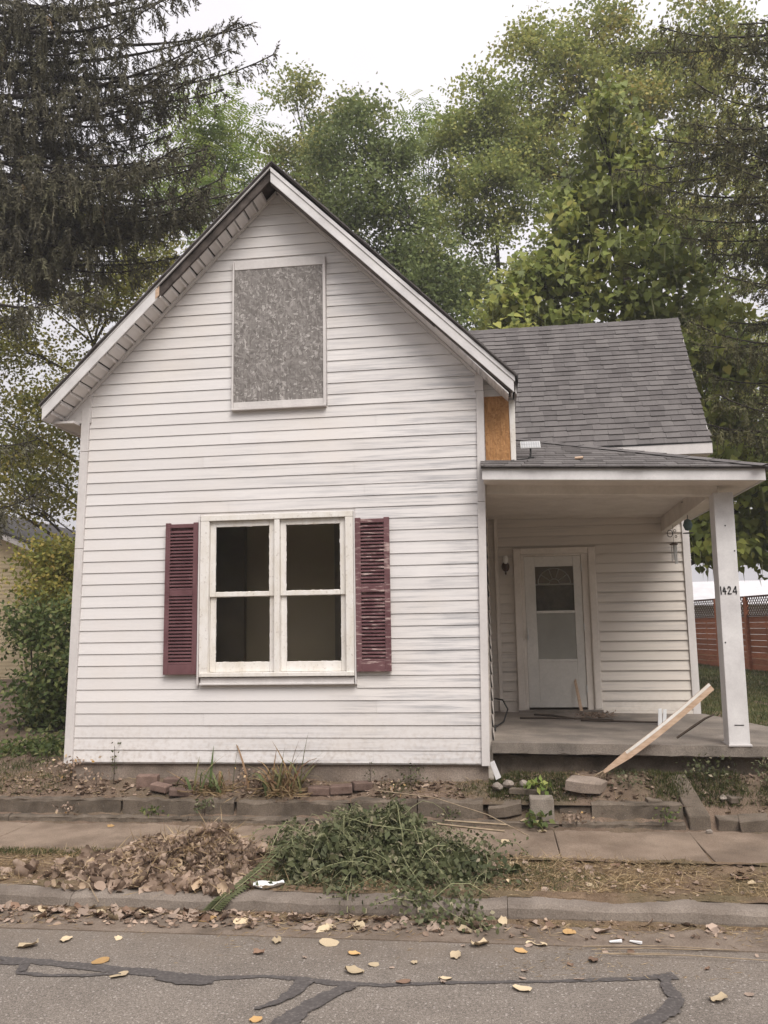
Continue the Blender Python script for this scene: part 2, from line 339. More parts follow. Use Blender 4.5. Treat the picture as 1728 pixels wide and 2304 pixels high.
# ------------------------------------------------------------------ mesh helpers
class MB:
    """collects boxes, prisms and tubes into one mesh"""
    def __init__(s): s.v, s.f = [], []
    def add(s, vs_, fs):
        n = len(s.v); s.v += [tuple(p) for p in vs_]; s.f += [tuple(i+n for i in q) for q in fs]; return s
    def box(s, x0, x1, y0, y1, z0, z1):
        return s.hexa([(x0, y0, z0), (x1, y0, z0), (x1, y1, z0), (x0, y1, z0)], [(x0, y0, z1), (x1, y0, z1), (x1, y1, z1), (x0, y1, z1)])
    def hexa(s, b, t):
        return s.add(list(b)+list(t), [(3, 2, 1, 0), (4, 5, 6, 7), (0, 1, 5, 4), (1, 2, 6, 5), (2, 3, 7, 6), (3, 0, 4, 7)])
    def prism(s, poly, axis, a, b):
        """poly: 2D points; extruded along axis ('x','y','z') from a to b"""
        n = len(poly)
        def P(u, w, k): return (k, u, w) if axis == 'x' else (u, k, w) if axis == 'y' else (u, w, k)
        vs_ = [P(u, w, a) for u, w in poly]+[P(u, w, b) for u, w in poly]
        fs = [tuple(range(n)), tuple(range(2*n-1, n-1, -1))]+[(i, (i+1) % n, n+(i+1) % n, n+i) for i in range(n)]
        return s.add(vs_, fs)
    def tube(s, pts, rad, sides=5, cap=True):
        pts = [V3(p) for p in pts]; k = len(pts)
        if not hasattr(rad, '__len__'): rad = [rad]*k
        vs_, fs = [], []
        for i in range(k):
            d = (pts[min(i+1, k-1)]-pts[max(i-1, 0)]).normalized()
            a = d.cross(V3((0, 0, 1)) if abs(d.z) < .9 else V3((1, 0, 0))).normalized(); b = d.cross(a)
            for j in range(sides):
                th = 2*math.pi*j/sides
                vs_.append(pts[i]+(a*math.cos(th)+b*math.sin(th))*rad[i])
        for i in range(k-1):
            for j in range(sides):
                fs.append((i*sides+j, i*sides+(j+1) % sides, (i+1)*sides+(j+1) % sides, (i+1)*sides+j))
        if cap: fs += [tuple(range(sides-1, -1, -1)), tuple(range((k-1)*sides, k*sides))]
        return s.add(vs_, fs)
    def lathe(s, prof, c, n=14):
        vs_, fs = [], []
        for r_, z in prof:
            for j in range(n):
                th = 2*math.pi*j/n; vs_.append((c[0]+r_*math.cos(th), c[1]+r_*math.sin(th), c[2]+z))
        for i in range(len(prof)-1):
            for j in range(n): fs.append((i*n+j, i*n+(j+1) % n, (i+1)*n+(j+1) % n, (i+1)*n+j))
        fs += [tuple(range(n-1, -1, -1)), tuple(range((len(prof)-1)*n, len(prof)*n))]
        return s.add(vs_, fs)
    def mesh(s, name, smooth=False):
        me = bpy.data.meshes.new(name); me.from_pydata(s.v, [], s.f); me.update()
        import bmesh
        bm = bmesh.new(); bm.from_mesh(me); bmesh.ops.recalc_face_normals(bm, faces=bm.faces); bm.to_mesh(me); bm.free()
        if smooth: me.polygons.foreach_set('use_smooth', [True]*len(me.polygons))
        return me
    def build(s, name, mat, parent=None, smooth=False, bevel=0, **tags):
        return link(name, s.mesh(name, smooth), mat, parent, bevel, **tags)

def link(name, me, mat=None, parent=None, bevel=0, loc=None, rot=None, **tags):
    o = bpy.data.objects.new(name, me); COL.objects.link(o)
    if mat is not None and len(me.materials) == 0: me.materials.append(MT[mat] if isinstance(mat, str) else mat)
    if parent is not None: o.parent = parent
    if bevel:
        b = o.modifiers.new('bevel', 'BEVEL'); b.width = bevel; b.segments = 2; b.limit_method = 'ANGLE'
    if loc is not None: o.location = loc
    if rot is not None: o.rotation_euler = rot
    for k, v in tags.items(): o[k] = v
    return o
def thing(name, label, cat, loc=(0, 0, 0), group=None):
    o = bpy.data.objects.new(name, None); COL.objects.link(o); o.location = loc
    o.empty_display_size = .2
    o['label'] = label; o['category'] = cat
    if group: o['group'] = group
    return o
def tag(o, label, cat, group=None, kind=None):
    o['label'] = label; o['category'] = cat
    if group: o['group'] = group
    if kind: o['kind'] = kind
    return o

def fast_mesh(name, Vs, Fs, tint=None, smooth=False):
    me = bpy.data.meshes.new(name); Vs = np.asarray(Vs, np.float32); Fs = np.asarray(Fs, np.int32); k = Fs.shape[1]
    me.vertices.add(len(Vs)); me.vertices.foreach_set('co', Vs.ravel())
    me.loops.add(Fs.size); me.loops.foreach_set('vertex_index', Fs.ravel())
    me.polygons.add(len(Fs)); me.polygons.foreach_set('loop_start', np.arange(0, Fs.size, k, dtype=np.int32))
    if smooth: me.polygons.foreach_set('use_smooth', np.ones(len(Fs), bool))
    if tint is not None:
        a = me.attributes.new('tint', 'FLOAT', 'POINT'); a.data.foreach_set('value', np.asarray(tint, np.float32))
    me.update(calc_edges=True); return me

def unit(a): return a/(np.linalg.norm(a, axis=1, keepdims=True)+1e-9)
def leaves(P, A, L, Wd, N=None, fold=.25, tint=None, curve=0.):
    """one folded quad per leaf: base P, axis A, length L, half width Wd"""
    n = len(P); A = unit(A)
    if N is None: N = R.normal(size=(n, 3))
    S = unit(np.cross(A, N)); N = unit(np.cross(S, A))
    L = np.broadcast_to(L, (n,))[:, None]; Wd = np.broadcast_to(Wd, (n,))[:, None]
    mid = P+A*L*.45
    Vs = np.stack([P, mid+S*Wd+N*Wd*fold, P+A*L-N*L*curve, mid-S*Wd+N*Wd*fold], 1).reshape(-1, 3)
    Fs = np.arange(4*n).reshape(n, 4)
    t = R.rand(n) if tint is None else tint
    return Vs, Fs, np.repeat(t, 4)
def hearts(P, A, L, N, tint):
    n = len(P); A = unit(A); S = unit(np.cross(A, N)); N = unit(np.cross(S, A)); L = L[:, None]
    W = L*.46
    pts = [P+A*L*.06, P-A*L*.04+S*W*.55+N*L*.05, P+A*L*.28+S*W+N*L*.10, P+A*L*.68+S*W*.55-N*L*.02, P+A*L-N*L*.16,
           P+A*L*.68-S*W*.55-N*L*.02, P+A*L*.28-S*W+N*L*.10, P-A*L*.04-S*W*.55+N*L*.05]
    Vs = np.stack(pts, 1).reshape(-1, 3); i = 8*np.arange(n)[:, None]
    Fs = np.concatenate([i+np.array([q]) for q in ((0, 1, 2, 3), (0, 3, 4, 5), (0, 5, 6, 7))])
    return Vs, Fs, np.repeat(tint, 8)
def merge(parts):
    Vs, Fs, T, n = [], [], [], 0
    for v, f, t in parts:
        Vs.append(v); Fs.append(f+n); T.append(t); n += len(v)
    return np.concatenate(Vs), np.concatenate(Fs), np.concatenate(T)
def blades(P, H, Wd, lean=.6, tint=None, seg=1):
    """thin upright strips"""
    n = len(P); d = R.normal(size=(n, 3)); d[:, 2] = 0; d = unit(d)
    A = unit(d*lean*R.rand(n, 1)+np.array([0, 0, 1.]))
    return leaves(P, A, H, Wd, tint=tint, fold=0, curve=.1)
def sprinkle(x0, x1, y0, y1, n): return np.stack([R.uniform(x0, x1, n), R.uniform(y0, y1, n)], 1)

# ------------------------------------------------------------------ ground
def zyard(x, y):
    x = np.asarray(x, float); y = np.asarray(y, float)
    z = np.interp(y, [7.33, 7.40, 7.48, 7.56, 7.75, 8.4, 12, 20, 200], [.095, .15, .215, .305, .405, .45, .46, .56, .8])
    rise = np.clip((x+.05)/.2, 0, 1)*np.clip((2.7-x)/.4, 0, 1)
    z = z+rise*np.interp(y, [7.4, 7.5, 7.72, 8, 9], [0, .02, .08, .05, 0])
    z = z+np.interp(y, [7.4, 7.6], [.3, 1])*.016*np.sin(5.1*x+1.3*np.sin(4*y))*np.sin(7*y+x)+.008*np.sin(17*x+3*y)*np.sin(13*y-4*x)
    return z
def zverge(x, y):
    x = np.asarray(x, float); y = np.asarray(y, float)
    return .098+.012*np.sin(4*x+y*3)*np.sin(9*y)+.006*np.sin(19*x)*np.sin(15*y+2*x)+.012*np.clip((y-5.6)/.7, 0, 1)
def sheet(name, xs, ys, zf, mat, kind='structure', parent=None):
    X, Y = np.meshgrid(xs, ys); Z = zf(X, Y); nx, ny = len(xs), len(ys)
    Vs = np.stack([X, Y, Z], -1).reshape(-1, 3)
    i = np.arange(nx*ny).reshape(ny, nx)
    Fs = np.stack([i[:-1, :-1], i[:-1, 1:], i[1:, 1:], i[1:, :-1]], -1).reshape(-1, 4)
    o = link(name, fast_mesh(name, Vs, Fs, smooth=True), mat, parent)
    if kind: o['kind'] = kind
    return o
b = MB(); b.add([(-400, -400, -.12), (400, -400, -.12), (400, 500, -.12), (-400, 500, -.12)], [(0, 1, 2, 3)])
b.build('ground', 'lawn', kind='structure')
road = MB().add([(-150, -6, 0), (150, -6, 0), (150, 5.06, 0), (-150, 5.06, 0)], [(0, 1, 2, 3)]).build('road', 'asphalt', kind='structure')
xs = np.concatenate([np.linspace(-120, -8, 20), np.linspace(-7.9, 7.9, 200), np.linspace(8, 120, 20)])
ys = np.concatenate([np.linspace(7.33, 9, 70), np.linspace(9.1, 30, 40), np.linspace(32, 300, 20)])
sheet('yard', xs, ys, zyard, 'dirt')
sheet('verge', xs, np.linspace(5.58, 6.40, 34), zverge, 'verge')
# lawn laid over the yard beyond the porch and to the left
def lawnz(x, y): return zyard(x, y)+.015
sheet('lawn', np.linspace(2.95, 60, 60), np.linspace(9.2, 80, 80), lawnz, 'lawn')
def wob(x, y):
    return (np.sin(2.1*x+.5)+.8*np.sin(5.3*x+y*3)+.6*np.sin(11.7*x-y*5+1)+.45*np.sin(23*x+y*17)+.35*np.sin(41*x-y*31))/2.6+.25*np.sin(67*x+y*53)*np.sin(59*y-31*x)
def spill(name, y0, y1, edge, base, h, wid, sgn, mat, x0=-7., x1=4.5):
    sheet(name, np.linspace(x0, x1, 620), np.linspace(y0, y1, 26), lambda x, y: base+np.clip(h*(wob(x, y)*.75+.35-sgn*(y-edge)/wid), -.012, .022), mat)
spill('soil_on_sidewalk', 6.32, 6.72, 6.40, .110, .014, .10, 1, 'verge')
spill('soil_by_ledge', 7.04, 7.36, 7.33, .1115, .016, .09, -1, 'dirt')
spill('soil_on_ledge', 7.345, 7.46, 7.43, .161, .018, .05, -1, 'dirt', -7, 1.5)
spill('soil_on_edging', 7.43, 7.64, 7.55, .296, .02, .07, -1, 'dirt', -7, 1.6)
spill('soil_in_gutter', 5.22, 5.46, 5.42, -.001, .016, .08, -1, 'verge')
spill('soil_on_kerb', 5.50, 5.66, 5.60, .094, .014, .05, -1, 'verge')
# tar seal ribbons on the road
def ribbon(path, widths):
    Vs, Fs = [], []; pts = []
    for (a, b_), w0, w1 in zip(zip(path[:-1], path[1:]), widths[:-1], widths[1:]):
        for k in range(16):
            t = k/16; pts.append((a[0]+(b_[0]-a[0])*t, a[1]+(b_[1]-a[1])*t, w0+(w1-w0)*t))
    pts.append((path[-1][0], path[-1][1], widths[-1]))
    for i, (x, y, w) in enumerate(pts):
        p0 = pts[max(i-1, 0)]; p1 = pts[min(i+1, len(pts)-1)]
        d = V3((p1[0]-p0[0], p1[1]-p0[1], 0)).normalized(); nrm = V3((-d.y, d.x, 0))
        j = .006
        w *= 1+.16*math.sin(i*.45)*math.sin(i*.13+1)+rnd.uniform(-.05, .05)
        Vs += [V3((x, y, 0))+nrm*(w/2+rnd.uniform(-j, j)), V3((x, y, 0))-nrm*(w/2+rnd.uniform(-j, j))]
    return Vs, [(2*i, 2*i+1, 2*i+3, 2*i+2) for i in range(len(pts)-1)]
RB = [([(-5, 4.75), (-3.4, 4.66), (-2.81, 4.61), (-2.5, 4.575), (-2.24, 4.535), (-1.9, 4.50), (-1.7, 4.465), (-1.5, 4.46), (-1.25, 4.505), (-1.05, 4.49), (-.88, 4.455), (-.62, 4.452), (-.27, 4.515), (.2, 4.573), (.67, 4.65), (.86, 4.70)],
       [.05, .05, .055, .075, .08, .085, .075, .05, .035, .05, .06, .035, .03, .028, .04, .09]),
      ([(-3.2, 4.55), (-2.8, 4.55), (-2.62, 4.55), (-2.58, 4.43), (-2.42, 4.41), (-2.2, 4.43), (-2.0, 4.49)], [.04, .04, .05, .05, .03, .03, .05]),
      ([(-1.82, 4.44), (-1.66, 4.40), (-1.5, 4.41)], [.05, .08, .07]),
      ([(-.78, 4.44), (-.88, 4.30), (-.97, 4.14), (-1.02, 4.0), (-1.1, 3.7)], [.07, .09, .10, .12, .12]),
      ([(-1.03, 4.49), (-1.05, 4.34), (-1.1, 4.22), (-1.2, 4.12)], [.10, .08, .05, .015]),
      ([(.80, 4.69), (.79, 4.55), (.81, 4.42), (.74, 4.27), (.6, 4.13), (.45, 3.95)], [.05, .06, .075, .085, .08, .08])]
for k, (p, w) in enumerate(RB):
    v_, f_ = ribbon(p, w)
    MB().add([(q.x, q.y, .004+.0012*k) for q in v_], f_).build('tar_seal', 'tar', road)
# gutter, kerb
gut = MB()
gut.hexa([(-150, 5.06, -.1), (150, 5.06, -.1), (150, 5.47, -.1), (-150, 5.47, -.1)], [(-150, 5.06, .006), (150, 5.06, .006), (150, 5.47, -.004), (-150, 5.47, -.004)])
gut.build('gutter', 'gutter', kind='structure')
kerb = bpy.data.objects.new('kerb', None); COL.objects.link(kerb); kerb['kind'] = 'structure'
kj = [-30, -12, -8.4, -5.6, -2.84, .02, 2.95, 6, 9, 13, 30]
for a, b_ in zip(kj[:-1], kj[1:]):
    n = max(2, int((b_-a)/.12)); Vs, Fs = [], []
    prof = [(5.455, -.05), (5.447, .02), (5.455, .066), (5.475, .086), (5.51, .094), (5.60, .096), (5.60, -.05)]
    for i in range(n+1):
        x = a+.002+(b_-a-.004)*i/n
        w = .006*math.sin(x*7)+.004*math.sin(x*23+1)
        for (y, z) in prof:
            Vs.append((x, y+w*(1 if z > 0 else 0)*.8, z+(w*.7 if z > .05 else 0)+rnd.uniform(-.002, .002)))
    m_ = len(prof)
    for i in range(n):
        for j in range(m_-1): Fs.append((i*m_+j, i*m_+j+1, (i+1)*m_+j+1, (i+1)*m_+j))
    Fs += [tuple(range(m_)), tuple(range(n*m_, (n+1)*m_))]
    MB().add(Vs, Fs).build('kerb_stone', 'kerb', kerb, smooth=False)
# sidewalk slabs
walk = bpy.data.objects.new('sidewalk', None); COL.objects.link(walk); walk['kind'] = 'structure'
wj = [-30, -14, -9, -7.4, -5.8, -4.2, -2.7, -1.15, .425, 1.50, 2.9, 4.4, 6, 9, 14, 30]
for i, (a, b_) in enumerate(zip(wj[:-1], wj[1:])):
    t = rnd.uniform(-.006, .006); s0 = .02 if i == 8 else 0
    m_ = MB().hexa([(a+.003, 6.37+rnd.uniform(-.01, .01), -.05), (b_-.003, 6.37, -.05), (b_-.003, 7.36, -.05), (a+.003, 7.36, -.05)],
                   [(a+.003, 6.37, .108+t), (b_-.003-s0, 6.37, .108-t), (b_-.003+s0, 7.36, .112-t), (a+.003, 7.36, .112+t)])
    m_.build('slab', 'walk', walk, bevel=.008)
# low kerb ledge at the back of the sidewalk and the broken row of stones on it
ledge = thing('low_retaining_wall', 'low two-step concrete edging between the sidewalk and the dirt yard', 'edging', (0, 7.4, .1))
ledge.location = (0, 0, 0)
def rough_block(x0, x1, y0, y1, z0, z1, j=.008):
    bm_ = MB(); nx = max(2, int((x1-x0)/.07)); Vs = []; Fs = []
    pr = [(y0, z0), (y0, z1-.015), (y0+.015, z1), (y1, z1), (y1, z0)]; k = len(pr)
    for i in range(nx+1):
        x = x0+(x1-x0)*i/nx
        for q, (y, z) in enumerate(pr):
            Vs.append((x+rnd.uniform(-j, j)*.4, y+(rnd.uniform(-j, j) if q < 3 else 0), z+(rnd.uniform(-j, j) if 0 < q < 4 else 0)))
    for i in range(nx):
        for q in range(k): Fs.append((i*k+q, i*k+(q+1) % k, (i+1)*k+(q+1) % k, (i+1)*k+q))
    Fs += [tuple(range(k)), tuple(range(nx*k+k-1, nx*k-1, -1))]
    return bm_.add(Vs, Fs)
for a, b_ in ((-14, -9), (-9, -6.2), (-6.2, -4.45), (-4.45, -2.75), (-2.75, -1.25), (-1.25, .48), (.5, 1.5)):
    rough_block(a+.004, b_-.004, 7.345, 7.50, .05, .163).build('kerb_block', 'ledge', ledge)
for a, b_, t in ((-12, -8, .285), (-8, -5.2, .285), (-5.2, -3.42, .29), (-3.40, -2.36, .295), (-2.33, -1.32, .288), (-1.30, -.72, .302), (-.715, -.15, .304)):
    rough_block(a, b_, 7.425, 7.58, .12, t, .011).build('edging_stone', 'ledge', ledge)

# ------------------------------------------------------------------ the house
house = thing('wooden_house', 'small white clapboard house with steep front gable and side porch', 'house', (0, 0, 0))
YF = 7.75
def xL(z): return -4.139+.0180*(z-.574)
def xR(z): return -.085+.0168*(z-.574)
def gl(z): return -2.052-(6.25-z)/1.031
def gr(z): return -2.052+(6.25-z)/1.04
def part(name, parent=house):
    o = bpy.data.objects.new(name, None); COL.objects.link(o); o.parent = parent; o.empty_display_size = .1; return o

def board(x0b, x1b, x0t, x1t, z0, z1, y, proud=.016, face='front'):
    """one lapped siding board (front face towards -Y), bottom lip proud"""
    hh = z1-z0; s_ = (1-.006/hh)
    m_ = MB(); zt = z1-.0018; zm = z0+.012
    m_.add([(x0b, y-proud, z0), (x1b, y-proud, z0), (x1b, y-proud+.001, zm), (x0b, y-proud+.001, zm), (x1t, y-.003, zt), (x0t, y-.003, zt), (x0b, y-proud+.004, z0), (x1b, y-proud+.004, z0), (x1t, y, zt), (x0t, y, zt)],
           [(0, 1, 2, 3), (3, 2, 4, 5), (6, 7, 1, 0), (5, 4, 8, 9)])
    return m_
wall = part('front_wall')
wb = MB()
zs = [.58, 4.0, 4.1]
core = [(-4.10, .56), (-.10, .56), (-.055, 4.12), (-2.052, 6.20), (-4.05, 4.10)]
# wall sheathing with the window opening left out: four slabs round it plus the gable
wb.prism([(-4.10, .56), (-.10, .56), (-.10, 1.36), (-4.10, 1.36)], 'y', YF, YF+.1)
wb.prism([(-4.10, 1.36), (-2.74, 1.36), (-2.74, 2.87), (-4.10, 2.87)], 'y', YF, YF+.1)
wb.prism([(-1.36, 1.36), (-.10, 1.36), (-.10, 2.87), (-1.36, 2.87)], 'y', YF, YF+.1)
wb.prism([(-4.09, 2.87), (-.09, 2.87), (-.06, 4.12), (-2.052, 6.20), (-4.05, 4.10)], 'y', YF, YF+.1)
wb.build('sheathing', 'siding', wall)
PITCH_Z = .1128
z = .574; row = 0
holes = [(-2.82, -1.285, 1.285, 2.905), (-2.512, -1.545, 3.945, 5.51)]
while z < 6.12:
    z0, z1 = z, min(z+PITCH_Z, 6.2)
    def bounds(zz):
        a = xL(zz)+.075; c = xR(zz)-.062
        if zz > 4.0: a = max(a, gl(zz)); c = min(c, gr(zz))
        return a, c
    (a0, c0), (a1, c1) = bounds(z0), bounds(z1)
    segs = [((a0, c0), (a1, c1))]
    zc = (z0+z1)/2
    for hx0, hx1, hz0, hz1 in holes:
        if hz0-.02 < zc < hz1+.02:
            segs = [((a0, hx0), (a1, hx0)), ((hx1, c0), (hx1, c1))]
    out = []
    for (bb, tt) in segs:
        wdt = bb[1]-bb[0]
        if wdt > 2.2 and row % 3 != 2:
            s_ = bb[0]+wdt*((.34 if row % 2 else .74)+rnd.uniform(-.05, .05))
            out += [((bb[0], s_), (tt[0], s_)), ((s_+.002, bb[1]), (s_+.002, tt[1]))]
        else: out.append((bb, tt))
    for k, (bb, tt) in enumerate(out):
        if tt[1]-tt[0] < .01 and bb[1]-bb[0] < .03: continue
        board(bb[0], bb[1], tt[0], max(tt[1], tt[0]+.002), z0, z1, YF-.001-.0012*(k % 2), .011).build('siding_board', 'siding', wall)
    z += PITCH_Z; row += 1
# corner boards
for side in (0, 1):
    xo = xL if side == 0 else xR
    pieces = [(.555, 2.95), (2.953, 4.02 if side else 3.55)] if side else [(.555, 2.62), (2.624, 3.60), (3.604, 4.05)]
    for (za, zb) in pieces:
        if side == 0: q = [(xo(za), za), (xo(za)+.085, za), (xo(zb)+.085, zb), (xo(zb), zb)]
        else: q = [(xo(za)-.072, za), (xo(za), za), (xo(zb), zb), (xo(zb)-.072, zb)]
        MB().prism(q, 'y', YF-.036, YF+.06).build('corner_board', 'trim', house, bevel=.004)
q = [(-.042-.072, 4.023), (-.03, 4.023), (-.03, 4.16), (-.105, 4.235)]
MB().prism(q, 'y', YF-.034, YF+.05).build('corner_board', 'trim', house)
# foundation
f_ = MB()
f_.box(-4.08, -.10, YF+.03, YF+.25, .1, .572); f_.build('foundation', 'found', house)
for xx in (-3.35, -2.55, -1.35, -.62):
    pass
# main body side walls and room
sw = part('side_wall')
MB().box(-.16, -.055, YF+.1, 13.2, .3, 4.1).build('sheathing', 'siding_old', sw)
MB().box(-4.1, -4.0, YF+.1, 13.2, .3, 4.05).build('left_wall', 'siding', house)
MB().box(-4.1, -.055, 13.2, 13.3, .3, 4.05).build('back_wall', 'siding', house)
z = .76
while z < 3.25:
    m_ = MB(); x = -.054; p_ = .016
    m_.add([(x+p_, YF+.06, z), (x+p_, 10.49, z), (x+p_-.001, 10.49, z+.012), (x+p_-.001, YF+.06, z+.012), (x+.002, 10.49, z+.122), (x+.002, YF+.06, z+.122), (x, YF+.06, z+.003), (x, 10.49, z+.003)],
           [(0, 1, 2, 3), (3, 2, 4, 5), (6, 7, 1, 0)])
    m_.build('siding_board', 'siding_old', sw); z += .1185
room = part('front_room')
MB().box(-4.0, -.17, 9.02, 9.07, .55, 3.4).build('room_back_wall', 'room', room)
MB().box(-4.0, -.17, 7.86, 10.2, .50, .56).build('room_floor', 'room_dark', room)
MB().box(-4.0, -.17, 7.86, 10.2, 3.3, 3.36).build('room_ceiling', 'room', room)
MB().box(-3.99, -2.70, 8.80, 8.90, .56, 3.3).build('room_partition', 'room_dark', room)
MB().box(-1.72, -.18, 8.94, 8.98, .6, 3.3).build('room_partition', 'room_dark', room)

# gable roof -------------------------------------------------------
roof = part('gable_roof')
def zt(x): return 6.358-1.004*abs(x+2.025)
ap = (-2.025, 6.358)
for sgn, xe in ((-1, -4.365), (1, .275)):
    ze = zt(xe)
    m_ = MB().prism([(ap[0], ap[1]+.02), (xe, ze+.02), (xe, ze-.004), (ap[0], ap[1]-.004)], 'y', 7.43, 13.6)
    m_.build('roof_slope', 'shingle_attr', roof)
    m_ = MB().prism([(ap[0], ap[1]-.008), (xe+.01*sgn*-1, ze-.008), (xe-.01*sgn, ze-.04), (ap[0], ap[1]-.04)], 'y', 7.52, 13.55)
    m_.build('roof_deck', 'dark_wood', roof)
# shingle butts along the rake edges
m_ = MB()
for sgn, xe in ((-1, -4.37), (1, .28)):
    n = 24
    for k in range(n):
        t0, t1 = k/n, (k+1)/n
        xa, xb = ap[0]+(xe-ap[0])*t0, ap[0]+(xe-ap[0])*t1
        zo = .022+rnd.uniform(0, .006)
        m_.prism([(xa, zt(xa)+zo), (xb, zt(xb)+zo+.007), (xb, zt(xb)+.012), (xa, zt(xa)+.012)], 'y', 7.415+rnd.uniform(-.006, .006), 7.6)
m_.build('rake_shingles', 'shingle_attr', roof)
def rake(x0, x1, top, bot, y0, y1, mat, name, bev=.003):
    a, c = zt(x0), zt(x1)
    MB().prism([(x0, a-top), (x1, c-top), (x1, c-bot), (x0, a-bot)], 'y', y0, y1).build(name, mat, roof, bevel=bev)
# right rake: bright metal cover, full length, with a fine fold
rake(-2.045, .262, .004, .052, 7.435, 7.455, 'fascia', 'rake_cover')
rake(-2.045, .250, .0535, .162, 7.444, 7.462, 'fascia', 'rake_board')
rake(-2.045, .235, .163, .185, 7.455, 7.50, 'dark_wood', 'rake_backing')
# left rake: thin metal drip edge full length, cover only on the lower half
rake(-2.045, -4.362, .004, .021, 7.435, 7.455, 'fascia', 'drip_edge')
rake(-3.19, -4.35, .0225, .148, 7.440, 7.458, 'fascia', 'rake_cover')
rake(-2.045, -3.188, .0225, .125, 7.470, 7.500, 'dark_wood', 'bare_rake_board')
rake(-3.165, -3.205, .038, .135, 7.436, 7.439, 'rawwood', 'torn_cover_end')
# left end cap of the rake cover
MB().prism([(-4.362, zt(-4.362)-.006), (-4.35, zt(-4.35)-.148), (-4.33, zt(-4.33)-.148), (-4.34, zt(-4.34)-.006)], 'y', 7.46, 7.60).build('rake_end_cap', 'fascia', roof)
MB().prism([(.262, zt(.262)-.006), (.232, zt(.262)-.170), (.215, zt(.215)-.165), (.25, zt(.25)-.006)], 'y', 7.463, 7.60).build('rake_end_cap', 'fascia', roof)
MB().prism([(.278, zt(.278)+.012), (.278, zt(.278)-.115), (.262, zt(.262)-.10), (.262, zt(.262)-.006)], 'y', 7.60, 10.6).build('side_eave_fascia', 'fascia', roof)
MB().prism([(.290, zt(.290)+.028), (.290, zt(.290)-.02), (.280, zt(.28)-.02), (.280, zt(.28)+.03)], 'y', 7.43, 10.6).build('drip_edge', 'black', roof)
# soffit of the left rake: short ribbed panels
sof = part('gable_soffit')
n = 24
for k in range(n):
    t0, t1 = k/n, (k+1)/n
    xa, xb = -4.335+(-2.145+4.335)*t0, -4.335+(-2.145+4.335)*t1-.016
    dz = .012*(k % 2)+rnd.uniform(0, .006)
    sag = .012 if k > 20 else 0
    def zz(x): return 6.248-1.031*abs(x+2.052)
    y0 = 7.475 if xa < -3.2 else 7.50+rnd.uniform(0, .006)
    m_ = MB().prism([(xa, zz(xa)-.004-dz-sag), (xb, zz(xb)-.004-dz-sag), (xb, zz(xb)+.006), (xa, zz(xa)+.006)], 'y', y0, 7.735)
    m_.build('soffit_panel', 'siding', sof)
    # raised lock rib between panels
    m_ = MB().prism([(xb-.012, zz(xb-.012)-.026-sag), (xb+.001, zz(xb+.001)-.026-sag), (xb+.001, zz(xb+.001)), (xb-.012, zz(xb-.012))], 'y', y0-.004, 7.735)
    m_.build('soffit_rib', 'siding', sof)
m_ = MB().prism([(-4.305, zt(-4.305)-.165), (-2.06, 6.225), (-2.06, 6.19), (-4.27, zt(-4.27)-.20)], 'y', 7.705, 7.735)
m_.build('frieze_strip', 'trim', sof)
def zr(x): return 6.25-1.04*(x+2.052)
MB().prism([(-2.04, zr(-2.04)-.005), (.20, zr(.20)-.005), (.20, zr(.2)+.01), (-2.04, zr(-2.04)+.01)], 'y', 7.465, 7.735).build('right_soffit', 'siding', sof)
MB().prism([(-2.04, zr(-2.04)-.01), (-.09, zr(-.09)-.01), (-.10, zr(-.1)-.045), (-2.05, zr(-2.05)-.045)], 'y', 7.700, 7.735).build('frieze_strip', 'trim', sof)
# eave return at the left corner
MB().prism([(-4.29, 3.90), (-3.98, 3.90), (-3.98, 4.22), (-4.09, 4.12)], 'y', 7.722, 7.745).build('eave_return', 'trim', sof)
MB().box(-4.31, -4.10, 7.60, 13.2, 3.875, 3.898).build('eave_soffit', 'trim', sof)
MB().box(-4.325, -4.305, 7.60, 13.3, 3.86, 3.99).build('eave_fascia', 'trim', sof)
# right end: white triangle over the fresh strand-board panel
rp = part('side_panel')
MB().prism([(-.028, 3.978), (.215, 3.978), (.205, 4.00), (-.028, 4.20)], 'y', 7.79, 7.80).build('white_filler', 'siding', rp)
MB().box(-.028, .206, 7.785, 7.797, 3.25, 3.976).build('strand_board_panel', 'osb_new', rp)
MB().prism([(.209, 3.20), (.254, 3.20), (.262, 3.93), (.206, 3.93)], 'y', 7.775, 7.80).build('panel_trim', 'peel', rp, bevel=.003)
MB().box(-.05, .25, 7.80, 9.3, 3.2, 3.97).build('eave_box', 'siding', rp)

# boarded attic window ---------------------------------------------
bw = part('boarded_window')
MB().box(-2.487, -1.582, 7.715, 7.735, 4.030, 5.402).build('strand_board', 'osb', bw)
for (x0, x1, z0, z1, nm) in ((-2.507, -2.489, 3.955, 5.505, 'side_trim'), (-1.580, -1.552, 3.955, 5.488, 'side_trim'), (-2.488, -1.581, 5.404, 5.497, 'head_trim'), (-2.488, -1.581, 3.972, 4.028, 'sill_trim')):
    MB().box(x0, x1, 7.700 if 'side' in nm else 7.708, 7.752, z0, z1).build(nm, 'trim', bw, bevel=.004)
MB().box(-2.507, -1.552, 7.69, 7.752, 3.945, 3.968).build('sill_lip', 'trim', bw, bevel=.003)

